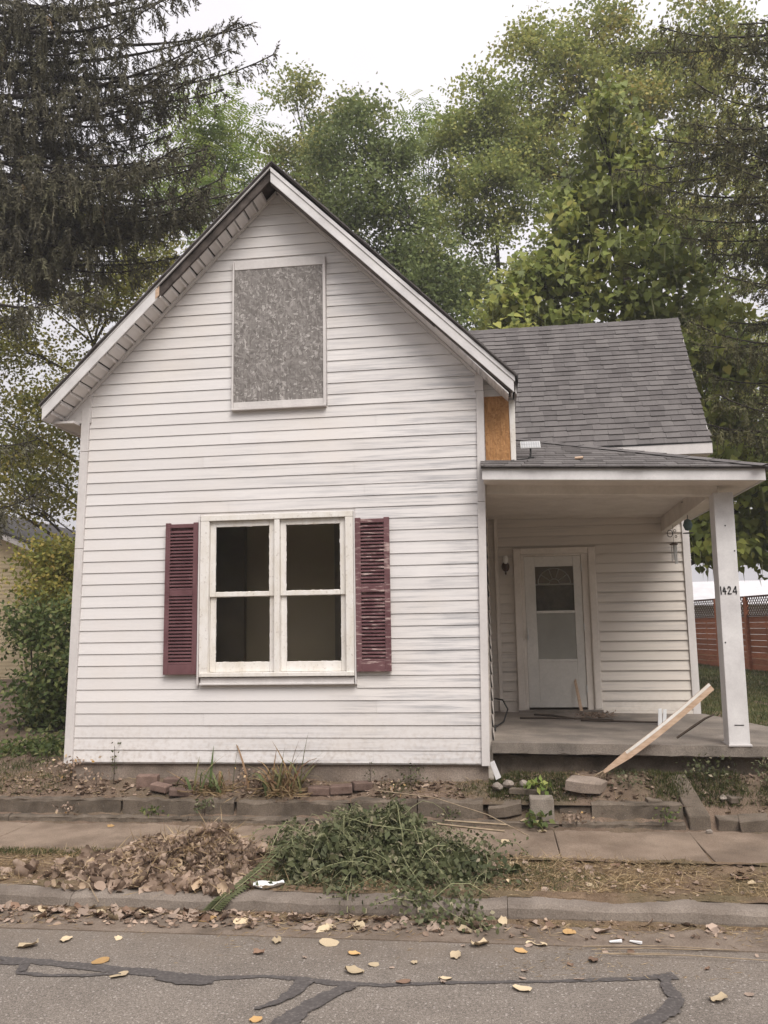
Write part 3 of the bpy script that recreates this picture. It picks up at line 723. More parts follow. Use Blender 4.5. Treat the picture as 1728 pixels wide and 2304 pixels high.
# double sash window ----------------------------------------------
win = part('double_window')
def bar(x0, x1, z0, z1, y0, y1, name, mat='peel', par=win, bev=.004): return MB().box(x0, x1, y0, y1, z0, z1).build(name, mat, par, bevel=bev)
bar(-2.803, -2.716, 1.362, 2.852, 7.700, 7.80, 'jamb_casing'); bar(-1.377, -1.300, 1.362, 2.852, 7.700, 7.80, 'jamb_casing')
bar(-2.803, -1.300, 2.8525, 2.908, 7.698, 7.80, 'head_casing')
bar(-2.820, -2.806, 1.285, 2.905, 7.690, 7.75, 'channel_trim', 'trim'); bar(-1.297, -1.283, 1.285, 2.905, 7.690, 7.75, 'channel_trim', 'trim')
bar(-2.069, -2.017, 1.402, 2.852, 7.703, 7.80, 'mullion')
bar(-2.790, -1.306, 1.3635, 1.4015, 7.685, 7.80, 'sill')
bar(-2.790, -1.306, 1.285, 1.355, 7.715, 7.75, 'apron', 'trim')
bar(-2.795, -1.304, 1.286, 1.305, 7.695, 7.7145, 'apron_lip', 'trim')
for (x0, x1) in ((-2.714, -2.071), (-2.015, -1.379)):
    ins = .055
    for up_, (z0, z1), y in ((True, (2.118, 2.850), 7.735), (False, (1.404, 2.160), 7.760)):
        sash = part('sash', win)
        gx0, gx1 = x0+ins, x1-ins
        gz0, gz1 = (z0+.046, z1-.055) if up_ else (z0+.094, z1-.044)
        for (a, b_, c, d, nm) in ((x0, gx0, z0, z1, 'stile'), (gx1, x1, z0, z1, 'stile'), (gx0+.0005, gx1-.0005, z0, gz0, 'rail'), (gx0+.0005, gx1-.0005, gz1, z1, 'rail')):
            MB().box(a, b_, y, y+.028, c, d).build(nm, 'peel', sash, bevel=.004)
        MB().box(gx0-.004, gx1+.004, y+.014, y+.017, gz0-.004, gz1+.004).build('pane', 'glass', sash)
        # crumbling putty round the pane
        pt = MB()
        for k in range(26):
            side = k % 4; s_ = rnd.uniform(.008, .05); t_ = rnd.uniform(.001, .0045)
            if side < 2:
                xx = rnd.uniform(gx0, gx1-s_); zz_ = gz0 if side == 0 else gz1-t_
                pt.box(xx, xx+s_, y+.004, y+.012, zz_, zz_+t_)
            else:
                zz_ = rnd.uniform(gz0, gz1-s_); xx = gx0 if side == 2 else gx1-t_
                pt.box(xx, xx+t_, y+.004, y+.012, zz_, zz_+s_)
        pt.build('putty', 'peel', sash)

# shutters ----------------------------------------------------------
def shutter(x0, x1, z0, z1, mat, lab, rail):
    s_ = part('shutter'); s_['label'] = lab
    w = .052 if rail else .048; y0, y1 = 7.690, 7.722
    fr = [(x0, x0+w, z0, z1, 'stile'), (x1-w, x1, z0, z1, 'stile')]
    zm = z0+(z1-z0)*.53
    for (a, b_) in ((z0, z0+.095), (zm-.028, zm+.03), (z1-.05, z1-.012)): fr.append((x0+w+.0005, x1-w-.0005, a, b_, 'rail'))
    for (a, b_, c, d, nm) in fr: MB().box(a, b_, y0, y1, c, d).build(nm, mat, s_, bevel=.003)
    MB().box(x0+w, x1-w, 7.722, 7.726, z0+.09, z1-.02).build('shutter_back', mat, s_)
    me = MB().hexa([(x0+w, y0+.002, 0), (x1-w, y0+.002, 0), (x1-w, y1, .018), (x0+w, y1, .018)],
                   [(x0+w, y0+.002, .010), (x1-w, y0+.002, .010), (x1-w, y1, .028), (x0+w, y1, .028)]).mesh('slat')
    me.materials.append(MT[mat])
    for (a, b_) in ((z0+.098, zm-.034), (zm+.033, z1-.056)):
        k = 0; z_ = a
        while z_ < b_-.018:
            link('slat', me, None, s_, loc=(0, 0, z_)); z_ += .0325
shutter(-3.153, -2.824, 1.388, 2.844, 'shutter', 'maroon louvred shutter left of the window, paint mostly whole', False)
shutter(-1.281, -.955, 1.400, 2.835, 'shutter_worn', 'maroon louvred shutter right of the window, paint worn pale on its slats', True)

# ------------------------------------------------------------------ rear wing and porch
rear = part('rear_wall')
YB = 10.5
MB().box(-.05, .36, YB, YB+.1, .5, 3.3).build('sheathing', 'siding_old', rear)
MB().box(1.15, 2.39, YB, YB+.1, .5, 3.3).build('sheathing', 'siding_old', rear)
MB().box(.36, 1.15, YB, YB+.1, 2.70, 3.3).build('sheathing', 'siding_old', rear)
MB().box(-.05, 2.39, YB, YB+.1, 3.3, 3.9).build('sheathing', 'siding_old', rear)
MB().box(2.29, 2.39, YB+.1, 15, .4, 3.9).build('right_wall', 'siding_old', house)
z = .765; k = 0
while z < 3.1:
    z1 = z+.1185
    segs = [(.075, .254), (1.264, 2.31)] if z < 2.72 else [(.075, 2.31)]
    if z < 2.75 < z1: segs = [(.075, .254), (1.264, 2.31)]
    for a, b_ in segs: board(a, b_, a, b_, z, z1, YB-.001, .020).build('siding_board', 'siding_old', rear)
    z = z1
MB().box(.03, .074, 10.46, YB, .77, 3.15).build('corner_board', 'porch_paint', house, bevel=.003)
MB().prism([(2.305, .69), (2.393, .66), (2.393, 3.9), (2.312, 3.9)], 'y', 10.46, YB+.06).build('corner_board', 'trim', house, bevel=.003)
MB().box(.03, 2.31, 10.465, YB, .70, .763).build('base_strip', 'porch_paint', rear)
# rear roof with shingles
rr = part('rear_roof')
RE, RK = (10.2, 3.95), (12.3, 6.28)
ang = math.atan2(RK[1]-RE[1], RK[0]-RE[0]); SL = math.hypot(RK[0]-RE[0], RK[1]-RE[1])
sdir = V3((0, math.cos(ang), math.sin(ang))); snrm = V3((0, -math.sin(ang), math.cos(ang)))
def rx(t): return 2.655+.20*t
Vs = []
for (x, t) in ((-2.0, 0), (rx(0), 0), (rx(1), 1), (-2.0, 1)):
    p = V3((x, RE[0], RE[1]))+sdir*SL*t
    Vs.append(p)
dk = MB(); dk.hexa([tuple(p-snrm*.06) for p in Vs], [tuple(p-snrm*.004) for p in Vs]); dk.build('roof_deck', 'dark_wood', rr)
bk = [(-2.0, 12.3, 6.27), (rx(1), 12.3, 6.27), (2.66, 14.6, 3.9), (-2.0, 14.6, 3.9)]
MB().hexa([(p[0], p[1], p[2]-.06) for p in bk], bk).build('back_slope', 'shingle_attr', rr)
NR = 26; expo = SL/NR
meshes = []
for k in range(5):
    w = (.150, .168, .185, .160, .176)[k]; th = (.011, .013, .015, .012, .018)[k]; ex = (0, .004, .012, .002, .016)[k]
    # local: x along eave, y up the slope, z normal
    m_ = MB().hexa([(0, -ex, .002), (w-.002, -ex+(.003 if k % 2 else 0), .002), (w-.002, expo+.02, -.002), (0, expo+.02, -.002)],
                   [(0, -ex, .002+th), (w-.002, -ex+(.003 if k % 2 else 0), .002+th), (w-.002, expo+.02, .001), (0, expo+.02, .001)])
    me = m_.mesh('shingle'); me.materials.append(MT['shingle']); meshes.append((me, w))
rest = MB(); rest_t = []
n_sh = 0
rotm = Matrix.Rotation(ang, 4, 'X')
for r_ in range(NR):
    x = .0 - rnd.uniform(0, .16) if r_ < 17 else -.75+rnd.uniform(0, .16)
    while True:
        me, w = meshes[rnd.randrange(5)]
        xe = rx(r_/NR)+.01
        if x > xe-.03: break
        p = V3((x, RE[0], RE[1]))+sdir*(expo*r_)
        if x+w > .28-.55*(r_/17.) and n_sh < 298 and r_ < 20 and x+w <= xe+.02:
            link('shingle', me, None, rr, loc=p, rot=(ang, 0, 0)); n_sh += 1
        else:
            mv = [rotm @ v.co + p for v in me.vertices]
            mv = [V3((min(q.x, xe), q.y, q.z)) for q in mv]
            rest.add(mv, [tuple(f.vertices) for f in me.polygons]); rest_t += [rnd.random()]*len(mv)
        x += w
# ridge caps
for k in range(16):
    xx = -1.9+k*.3
    xe = min(xx+.31, rx(1)+.01)
    if xx > rx(1): break
    mv = [(xx, 12.16, 6.13), (xe, 12.16, 6.13+.006), (xe, 12.3, 6.30), (xx, 12.3, 6.292), (xe, 12.44, 6.15), (xx, 12.44, 6.145)]
    rest.add(mv, [(0, 1, 2, 3), (3, 2, 4, 5)]); rest_t += [rnd.random()]*6
me = bpy.data.meshes.new('shingles_above'); me.from_pydata(rest.v, [], rest.f); me.update()
a_ = me.attributes.new('tint', 'FLOAT', 'POINT'); a_.data.foreach_set('value', np.array(rest_t, np.float32))
link('upper_shingles', me, 'shingle_attr', rr, kind='stuff')
MB().hexa([(.24, 10.175, 3.815), (2.665, 10.175, 3.808), (2.665, 10.20, 3.808), (.24, 10.20, 3.815)],
          [(.24, 10.175, 3.925), (2.665, 10.175, 3.940), (2.665, 10.20, 3.940), (.24, 10.20, 3.925)]).build('eave_fascia', 'trim', rr, bevel=.004)
MB().hexa([(.24, 10.165, 3.928), (2.67, 10.165, 3.943), (2.67, 10.21, 3.943), (.24, 10.21, 3.928)],
          [(.24, 10.165, 3.938), (2.67, 10.165, 3.953), (2.67, 10.21, 3.960), (.24, 10.21, 3.946)]).build('drip_edge', 'black', rr)
MB().box(.0, 2.64, 10.2, 10.5, 3.80, 3.815).build('eave_soffit', 'porch_paint', rr)
# right gable end of the wing
e0 = V3((2.64, 10.2, 3.82)); m_ = MB()
m_.prism([(10.5, .4), (14.3, .4), (14.3, 3.9), (12.3, 6.15), (10.5, 4.15)], 'x', 2.30, 2.38); m_.build('gable_end', 'siding_old', house)
m_ = MB().hexa([(2.645, 10.2, 3.80), (2.665, 10.2, 3.80), (2.865, 12.3, 6.10), (2.845, 12.3, 6.10)], [(2.645, 10.2, 3.93), (2.665, 10.2, 3.93), (2.865, 12.3, 6.25), (2.845, 12.3, 6.25)])
m_.build('rake_board', 'trim', rr)

# porch --------------------------------------------------------------
pr = part('porch')
def dzp(x): return -.0415*x
Fx0, Fx1 = -.066, 2.372
def fl(x, z): return z+dzp(x)
# front fascia
def strip(x0, x1, y0, y1, za, zb, name, mat, par=pr, bev=.003):
    return MB().hexa([(x0, y0, fl(x0, za)), (x1, y0, fl(x1, za)), (x1, y1, fl(x1, za)), (x0, y1, fl(x0, za))],
                     [(x0, y0, fl(x0, zb)), (x1, y0, fl(x1, zb)), (x1, y1, fl(x1, zb)), (x0, y1, fl(x0, zb))]).build(name, mat, par, bevel=bev)
strip(Fx0, Fx1, 7.44, 7.46, 3.108, 3.212, 'front_fascia', 'fascia')
strip(Fx0-.002, Fx1+.006, 7.425, 7.47, 3.2135, 3.226, 'drip_edge', 'fascia')
strip(Fx1-.02, Fx1, 7.461, 10.3, 3.108, 3.212, 'side_fascia', 'fascia')
strip(Fx0+.01, Fx1-.021, 7.461, 7.80, 3.116, 3.128, 'front_soffit', 'porch_paint')
strip(2.075, Fx1-.021, 7.80, 10.3, 3.116, 3.128, 'side_soffit', 'porch_paint')
strip(-.03, 2.06, 7.80, 7.95, 3.035, 3.190, 'front_beam', 'porch_paint')
MB().hexa([(1.985, 7.951, 2.935), (2.06, 7.951, 2.935), (2.145, 10.46, 2.905), (2.065, 10.46, 2.905)],
          [(1.985, 7.951, 3.10), (2.06, 7.951, 3.10), (2.145, 10.46, 3.085), (2.065, 10.46, 3.085)]).build('side_beam', 'porch_paint', pr, bevel=.005)
# ceiling boards
n = 26
for k in range(n):
    ya = 7.951+(10.49-7.951)*k/n; yb = 7.951+(10.49-7.951)*(k+1)/n-.004
    zc_ = 3.135+rnd.uniform(-.001, .001)
    MB().hexa([(-.05, ya, zc_+.002), (2.1, ya, zc_-.048), (2.1, yb, zc_-.048), (-.05, yb, zc_+.002)],
              [(-.05, ya, zc_+.014), (2.1, ya, zc_-.036), (2.1, yb, zc_-.036), (-.05, yb, zc_+.014)]).build('ceiling_board', 'porch_paint', pr)
MB().box(-.05, 2.3, 7.95, 10.5, 3.16, 3.18).build('ceiling_deck', 'dark_wood', pr)
# hip roof
def zfront(x, y): return 3.226+dzp(x)+(y-7.42)*.345
hp = (.30, 9.48)
m_ = MB()
A, B_, C_, D_ = (Fx0-.01, 7.42), (Fx1+.02, 7.42), hp, (Fx0-.01, hp[1])
top = [(x, y, zfront(x, y)) for x, y in (A, B_, C_, D_)]
m_.hexa([(p[0], p[1], p[2]-.02) for p in top], top)
zh = zfront(*hp)
side = [(Fx1+.02, 7.42, zfront(Fx1+.02, 7.42)), (Fx1+.02, 10.2, 3.13), (.4, 10.2, zh+.05), (hp[0], hp[1], zh)]
m_.hexa([(p[0], p[1], p[2]-.02) for p in side], side)
m_.build('porch_roof', 'shingle_attr', pr)
ps = MB(); pt_ = []
nr = 15
for r_ in range(nr):
    y0 = 7.405+(hp[1]-7.42)*r_/nr; y1 = y0+(hp[1]-7.42)/nr+.02
    xe = (Fx1+.03)-(Fx1-hp[0])*((r_)/nr)
    x = (Fx0-.005)+rnd.uniform(-.15, 0)
    while x < xe:
        w = rnd.choice((.15, .17, .185, .2)); a, b_ = max(x, Fx0-.012), min(x+w-.003, xe)
        if b_ > a+.01:
            th = rnd.choice((.008, .010, .015)); yo = rnd.choice((0, .004, .012))
            xb2 = min(b_, (Fx1+.03)-(Fx1-hp[0])*((r_+1.2)/nr)); xb2 = max(xb2, a+.002)
            bt = [(a, y0-yo, zfront(a, y0)+.001), (b_, y0-yo, zfront(b_, y0)+.001), (xb2, y1, zfront(xb2, y1)-.003), (a, y1, zfront(a, y1)-.003)]
            tp = [(a, y0-yo, zfront(a, y0)+th), (b_, y0-yo, zfront(b_, y0)+th), (xb2, y1, zfront(xb2, y1)+.003), (a, y1, zfront(a, y1)+.003)]
            ps.hexa(bt, tp); pt_ += [rnd.random()]*8
        x += w
# hip caps
for k in range(12):
    t0, t1 = k/12, (k+1)/12+.02
    a = V3((Fx1+.02, 7.42, zfront(Fx1+.02, 7.42)))*(1-t0)+V3((hp[0], hp[1], zh))*t0
    c = V3((Fx1+.02, 7.42, zfront(Fx1+.02, 7.42)))*(1-t1)+V3((hp[0], hp[1], zh))*t1
    wv = V3((-.08, -.08, -.02)); wu = V3((.08, .08, -.035))
    ps.add([a+wv+V3((0, 0, .016)), a+V3((0, 0, .026)), a+wu+V3((0, 0, .012)), c+wv+V3((0, 0, .012)), c+V3((0, 0, .020)), c+wu+V3((0, 0, .008))],
           [(0, 1, 4, 3), (1, 2, 5, 4)]); pt_ += [rnd.random()]*6
me = ps.mesh('porch_shingles')
a_ = me.attributes.new('tint', 'FLOAT', 'POINT'); a_.data.foreach_set('value', np.array(pt_, np.float32))
link('porch_shingles', me, 'shingle_attr', pr, kind='stuff')
# post
post = part('porch_post', house)
m_ = MB()
m_.hexa([(1.990, 7.755, .735), (2.168, 7.755, .735), (2.168, 7.925, .735), (1.990, 7.925, .735)], [(2.008, 7.755, 2.965), (2.178, 7.755, 2.965), (2.178, 7.925, 2.965), (2.008, 7.925, 2.965)])
m_.build('post_cladding', 'fascia', post, bevel=.006)
m_ = MB(); m_.box(1.985, 2.18, 7.742, 7.95, .728, .742); m_.build('post_foot', 'trim', post)
for (x, z_) in ((2.090, 2.66), (2.075, 1.63), (2.155, 2.43)):
    MB().lathe([(.006, 0), (.007, .002), (.004, .004)], (0, 0, 0), 8).build('nail_head', 'ink', post)
    o = bpy.data.objects[-1] if False else None
for o in [c for c in post.children if c.name.startswith('nail_head')]: pass
nl = [(2.090, 2.66), (2.020, 1.62), (2.155, 2.43)]
for o, (x, z_) in zip([c for c in post.children if c.name.startswith('nail_head')], nl):
    o.rotation_euler = (math.pi/2, 0, 0); o.location = (x, 7.7545, z_)
MB().box(2.045, 2.125, 7.752, 7.7545, .903, .910).build('seam_slit', 'ink', post)
# hand-written house number 1424
def stroke(pts, w=.0045):
    m_ = MB()
    for (a, c) in zip(pts[:-1], pts[1:]):
        a, c = V3((a[0], 0, a[1])), V3((c[0], 0, c[1])); d = (c-a).normalized(); nrm = V3((-d.z, 0, d.x))*w
        e = d*w*.5
        q = [a-nrm-e, c-nrm+e, c+nrm+e, a+nrm-e]
        m_.hexa([(p.x, 7.7505, p.z) for p in q], [(p.x, 7.7548, p.z) for p in q])
    return m_
num = part('house_number', post)
zb_ = 2.045; hN = .068
G = {'one': [[(0, 1), (.06, 0)]], 'four': [[(.32, .95), (.10, .40), (.62, .36)], [(.42, .80), (.44, 0)]],
     'two': [[(.05, .72), (.2, .98), (.45, .92), (.48, .65), (.05, .05), (.6, .05)]],
     'closed_four': [[(.5, 1.0), (.02, .30), (.66, .28)], [(.5, 1.0), (.54, -.02)]]}
for key, x0, w in (('one', 2.012, .046), ('four', 2.026, .052), ('two', 2.070, .052), ('closed_four', 2.115, .052)):
    m_ = MB()
    for st in G[key]:
        s_ = stroke([(x0+px*w, zb_+pz*hN) for px, pz in st]); m_.add(s_.v, s_.f)
    m_.build('digit_'+key, 'ink', post)
bpy.data.objects.remove(num)
# porch floor slab on rubble
deck = part('porch_floor', house)
pl = [(-.062, 7.75), (3.4, 7.745), (3.4, 8.6), (2.78, 9.25), (2.42, 10.5), (-.062, 10.5)]
m_ = MB(); nb = 60; Vs, Fs = [], []
def zd(x): return .757-.0135*x
fx = [(-.062+(3.462)*i/nb) for i in range(nb+1)]
poly = [(x, 7.752+rnd.uniform(-.006, .006)) for x in fx]+pl[2:]
k = len(poly)
m_.add([(x, y, zd(x)) for x, y in poly]+[(x, y+(.006 if i <= nb else 0), zd(x)-.085+(rnd.uniform(-.012, .004) if i <= nb else 0)) for i, (x, y) in enumerate(poly)],
       [tuple(range(k)), tuple(range(2*k-1, k-1, -1))]+[(i, (i+1) % k, k+(i+1) % k, k+i) for i in range(k)])
m_.build('floor_slab', 'deck', deck)
rough_block(-.06, 3.3, 7.90, 8.1, .2, .63, .014).build('slab_footing', 'ledge', deck)
# front door ----------------------------------------------------------
dr = part('front_door', house); fr = part('door_frame', house)
yF = 10.475
for (a, b_, c, d) in ((.256, .345, .765, 2.749), (1.165, 1.258, .735, 2.749), (.3455, 1.1645, 2.672, 2.749)): MB().box(a, b_, yF-.035, YB+.02, c, d).build('casing', 'porch_paint', fr, bevel=.006)
for (a, b_, c, d) in ((.3455, .386, .775, 2.671), (1.085, 1.1645, .755, 2.671), (.3865, 1.0845, 2.648, 2.671)): MB().box(a, b_, yF-.012, YB+.05, c, d).build('jamb', 'porch_paint', fr, bevel=.005)
MB().box(.256, 1.258, 10.40, 10.52, .742, .778).build('threshold', 'deck', fr)
MB().box(.262, .335, yF-.042, yF-.036, .80, 2.73).build('casing_bead', 'porch_paint', fr, bevel=.004)
MB().box(1.175, 1.248, yF-.042, yF-.036, .79, 2.73).build('casing_bead', 'porch_paint', fr, bevel=.004)
dx0, dx1, dz0, dz1 = .389, 1.082, .805, 2.646
for (a, b_, c, d, nm) in ((dx0, .520, dz0, dz1, 'stile'), (.985, dx1, dz0, dz1, 'stile'), (.5205, .9845, dz0, 1.385, 'kick_panel'), (.5205, .9845, 1.938, 1.974, 'mid_rail'), (.5205, .9845, 2.518, dz1, 'top_rail')):
    MB().box(a, b_, yF, yF+.03, c, d).build(nm, 'door', dr, bevel=.004)
MB().box(.515, .99, yF-.006, yF, 1.352, 1.378).build('pane_trim', 'door', dr, bevel=.002)
MB().box(.521, .984, yF+.012, yF+.015, 1.385, 1.938).build('lower_pane', 'glass', dr)
MB().box(.521, .984, yF+.012, yF+.015, 1.974, 2.518).build('upper_pane', 'glass', dr)
MB().box(.398, .412, yF-.04, yF-.025, 1.62, 1.76).build('door_handle', 'metal', dr, bevel=.004)
MB().box(.395, .415, yF-.025, yF, 1.64, 1.67).build('handle_mount', 'metal', dr)
for z_ in (2.45, 1.72, .98): MB().box(1.079, 1.092, yF-.016, yF-.001, z_, z_+.09).build('hinge', 'metal', dr)
inn = part('inner_door', house)
MB().box(.40, 1.075, 10.56, 10.60, .80, 1.955).build('inner_leaf', 'door', inn)
MB().box(.40, 1.075, 10.56, 10.60, 1.957, 2.30).build('inner_panel', 'block', inn)
MB().box(.50, 1.0, 10.497, 10.503, 1.385, 1.935).build('curtain', 'curtain', inn)
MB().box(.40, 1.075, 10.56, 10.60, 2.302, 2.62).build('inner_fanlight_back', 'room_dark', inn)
fan = MB(); c0 = V3((.755, 10.54, 2.31)); 
for rr_ in (.06, .20):
    pts = [c0+V3((rr_*math.cos(t), 0, rr_*.95*math.sin(t))) for t in np.linspace(0, math.pi, 13)]
    fan.tube(pts, .007, 4)
for t in np.linspace(0, math.pi, 6): fan.tube([c0+V3((.06*math.cos(t), 0, .057*math.sin(t))), c0+V3((.20*math.cos(t), 0, .19*math.sin(t)))], .006, 4)
fan.build('fanlight_bars', 'porch_paint', inn)
MB().box(.50, 1.0, 10.545, 10.555, 2.29, 2.305).build('fanlight_rail', 'porch_paint', inn)
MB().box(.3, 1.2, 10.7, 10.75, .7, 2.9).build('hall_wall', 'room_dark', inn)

# ------------------------------------------------------------------ fittings and loose things round the house
lamp = thing('wall_lamp', 'small brown wall lamp with white glass top beside the front door', 'lamp', (.161, 10.47, 2.53))
o = MB().lathe([(.0, 0), (.045, .002), (.048, .012), (.03, .022)], (0, 0, 0), 16).build('back_plate', 'bronze', lamp, True); o.rotation_euler = (math.pi/2, 0, 0); o.scale = (1, 1.35, 1)
MB().tube([(0, -.02, 0), (0, -.06, -.02), (0, -.075, .03)], .008, 6).build('lamp_arm', 'bronze', lamp)
MB().lathe([(.014, 0), (.03, .02), (.036, .05), (.03, .085), (.018, .10)], (0, -.075, .03), 14).build('glass_shade', 'milk', lamp, True)
MB().lathe([(.004, 0), (.014, .02), (.006, .04), (.016, .055)], (0, -.03, -.105), 10).build('finial', 'bronze', lamp, True)

ch = thing('wind_chime', 'small wind chime with metal tubes hanging from the porch side beam', 'wind chime', (2.075, 9.85, 2.9))
t_ = MB()
t_.tube([(0, 0, .02), (0, 0, -.18)], .002, 4); t_.build('hanging_cord', 'ink', ch)
ring = MB()
ring.tube([(-.035+.03*math.cos(a), 0, -.08+.04*math.sin(a)) for a in np.linspace(0, 6.28, 14)], .005, 5, False)
ring.tube([(.02+.014*math.cos(a), 0, -.05+.014*math.sin(a)) for a in np.linspace(0, 6.28, 10)], .004, 5, False)
ring.tube([(.03+.012*math.cos(a), 0, -.115+.012*math.sin(a)) for a in np.linspace(0, 6.28, 10)], .004, 5, False)
ring.build('wire_ornament', 'ink', ch)
MB().lathe([(.005, .02), (.045, 0), (.045, -.012), (.0, -.012)], (0, 0, -.20), 12).build('chime_cap', 'bronze', ch)
for dx, dy, dl in ((-.025, 0, .19), (.026, 0, .21), (0, .02, .17), (.005, -.022, .22)):
    MB().tube([(dx, dy, -.215), (dx, dy, -.215-dl)], .007, 8).build('chime_tube', 'metal', ch)
orn = thing('hanging_ornament', 'faded blue green ornament hanging on a dark hook under the porch beam', 'ornament', (2.05, 9.0, 2.93))
MB().tube([(-.05, 0, .13), (0, 0, .14), (.012, 0, .10), (.004, 0, 0), (.0, 0, -.05)], .004, 5).build('hook', 'ink', orn)
MB().lathe([(.0, 0), (.035, -.02), (.05, -.07), (.03, -.12), (.0, -.13)], (0, 0, -.045), 12).build('ornament_body', 'blue', orn, True)
MB().lathe([(.0, 0), (.055, -.006), (.055, -.012), (0, -.014)], (0, 0, -.19), 12).build('ornament_tray', 'black', orn)

sol = thing('solar_light', 'small pale solar panel light on a black stem on the porch roof edge', 'solar light', (.40, 7.92, 3.42))
s_ = part('solar_panel', sol); s_.rotation_euler = (math.radians(58), 0, math.radians(4)); s_.location = (.0, 0, .10)
MB().box(-.095, .095, -.045, .045, -.008, .0).build('panel_frame', 'metal', s_, bevel=.003)
for i in range(8):
    for j in range(2):
        MB().box(-.088+.0225*i, -.088+.0225*i+.0175, -.038+.04*j, -.038+.04*j+.035, .0005, .003).build('solar_cell', 'solar', s_)
MB().tube([(0, .02, .09), (0, .0, .02), (-.005, -.01, -.02)], .010, 6).build('stem', 'black', sol)
MB().box(-.03, .03, -.04, .02, -.05, -.025).build('base_clip', 'black', sol, bevel=.004)
MB().tube([(0, 0, -.04), (-.03, -.10, -.055), (-.14, -.12, -.065), (-.19, -.17, -.08)], .004, 5).build('lead_wire', 'black', sol)
p_ = zfront(.9, 7.8)
o = MB().tube([(.80, 7.80, zfront(.80, 7.8)+.02), (.875, 7.80, zfront(.875, 7.8)+.028)], .014, 6).build('wood_scrap', 'rawwood'); tag(o, 'short scrap of pale wood lying on the porch shingles', 'scrap')
# loose strip of corner trim at the foot of the right corner board
o = MB().hexa([(-.035, 7.69, .44), (.012, 7.69, .463), (.012, 7.70, .463), (-.035, 7.70, .44)], [(-.085, 7.715, .585), (-.045, 7.715, .605), (-.045, 7.725, .605), (-.085, 7.725, .585)]).build('loose_trim', 'fascia', bevel=.002)
tag(o, 'bent white strip of trim hanging loose at the foot of the corner board', 'trim')
# broken board
bd = thing('broken_board', 'long splintered wooden board leaning from the dirt towards the porch post', 'board', (0, 0, 0))
p0, p1 = V3((.90, 7.66, .52)), V3((1.86, 7.70, 1.245))
d = (p1-p0).normalized(); nrm = d.cross(V3((0, 1, 0))).normalized()
if nrm.z < 0: nrm = -nrm
ax = V3((0, 1, 0))
m_ = MB(); n = 14
for i in range(n):
    t0, t1 = i/n, (i+1)/n
    w0 = .038 if t0 > .2 else .012+.026*t0/.2; w1 = .038 if t1 > .2 else .012+.026*t1/.2
    a, c = p0.lerp(p1, t0), p0.lerp(p1, t1)
    a = a-nrm*.02*math.sin(t0*3.1); c = c-nrm*.02*math.sin(t1*3.1)
    m_.hexa([a-nrm*w0*.9-ax*.012, c-nrm*w1*.9-ax*.012, c-nrm*w1*.9+ax*.012, a-nrm*w0*.9+ax*.012], [a+nrm*w0*.9-ax*.012, c+nrm*w1*.9-ax*.012, c+nrm*w1*.9+ax*.012, a+nrm*w0*.9+ax*.012])
m_.build('board_plank', 'rawwood', bd)
m_ = MB()
for i in range(n-3):
    t0, t1 = (i+3)/n, (i+4)/n; a, c = p0.lerp(p1, t0)-nrm*.02*math.sin(t0*3.1), p0.lerp(p1, t1)-nrm*.02*math.sin(t1*3.1)
    m_.hexa([a+nrm*.012-ax*.0155, c+nrm*.012-ax*.0155, c+nrm*.012-ax*.0125, a+nrm*.012-ax*.0125], [a+nrm*.036-ax*.0155, c+nrm*.036-ax*.0155, c+nrm*.036-ax*.0125, a+nrm*.036-ax*.0125])
m_.build('painted_edge', 'peel', bd)
sp_ = MB()
for k in range(9):
    e = p0+V3((rnd.uniform(-.13, .02), rnd.uniform(-.02, .02), rnd.uniform(-.13, -.03)))
    sp_.tube([p0.lerp(p1, .06)+nrm*rnd.uniform(-.02, .02), p0.lerp(e, .5)+V3((0, 0, .012)), e], [.006, .005, .002], 4)
sp_.build('splinter', 'twig', bd)
o = MB().tube([(1.55, 7.74, .80), (1.70, 7.742, .90), (1.80, 7.745, .965), (1.88, 7.745, 1.00)], [.010, .012, .010, .007], 5).build('dark_branch', 'darkstick')
tag(o, 'short dark branch lying under the leaning board by the post', 'branch')
# upright scraps on the porch
o = thing('white_scrap', 'two white plastic strips standing up behind the leaning board', 'plastic strip', (1.66, 9.2, .735))
MB().hexa([(0, 0, 0), (.045, 0, 0), (.045, .012, 0), (0, .012, 0)], [(.02, .03, .17), (.055, .03, .175), (.055, .042, .175), (.02, .042, .17)]).build('strip', 'white_plastic', o, bevel=.002)
MB().hexa([(.05, .003, 0), (.085, .003, 0), (.085, .012, 0), (.05, .012, 0)], [(.068, .03, .162), (.105, .03, .166), (.105, .042, .166), (.068, .042, .162)]).build('strip', 'white_plastic', o, bevel=.002)
o = MB().hexa([(.975, 10.36, .775), (1.015, 10.36, .775), (1.015, 10.375, .775), (.975, 10.375, .775)], [(.93, 10.44, 1.12), (.955, 10.44, 1.15), (.955, 10.45, 1.15), (.93, 10.45, 1.12)]).build('wood_offcut', 'rawwood', bevel=.002)
tag(o, 'narrow orange-toned wood offcut leaning against the front door', 'wood offcut')
# cable by the side wall
pts = [(-.03, 9.5, 1.0), (.06, 9.4, .99), (.11, 9.3, .90), (.06, 9.1, .79), (-.01, 8.9, .77), (-.03, 8.7, .80), (-.03, 8.5, .77)]
o = MB().tube(pts, .009, 6).build('black_cable', 'black', smooth=True); tag(o, 'black cable curling off the side wall onto the porch floor', 'cable')
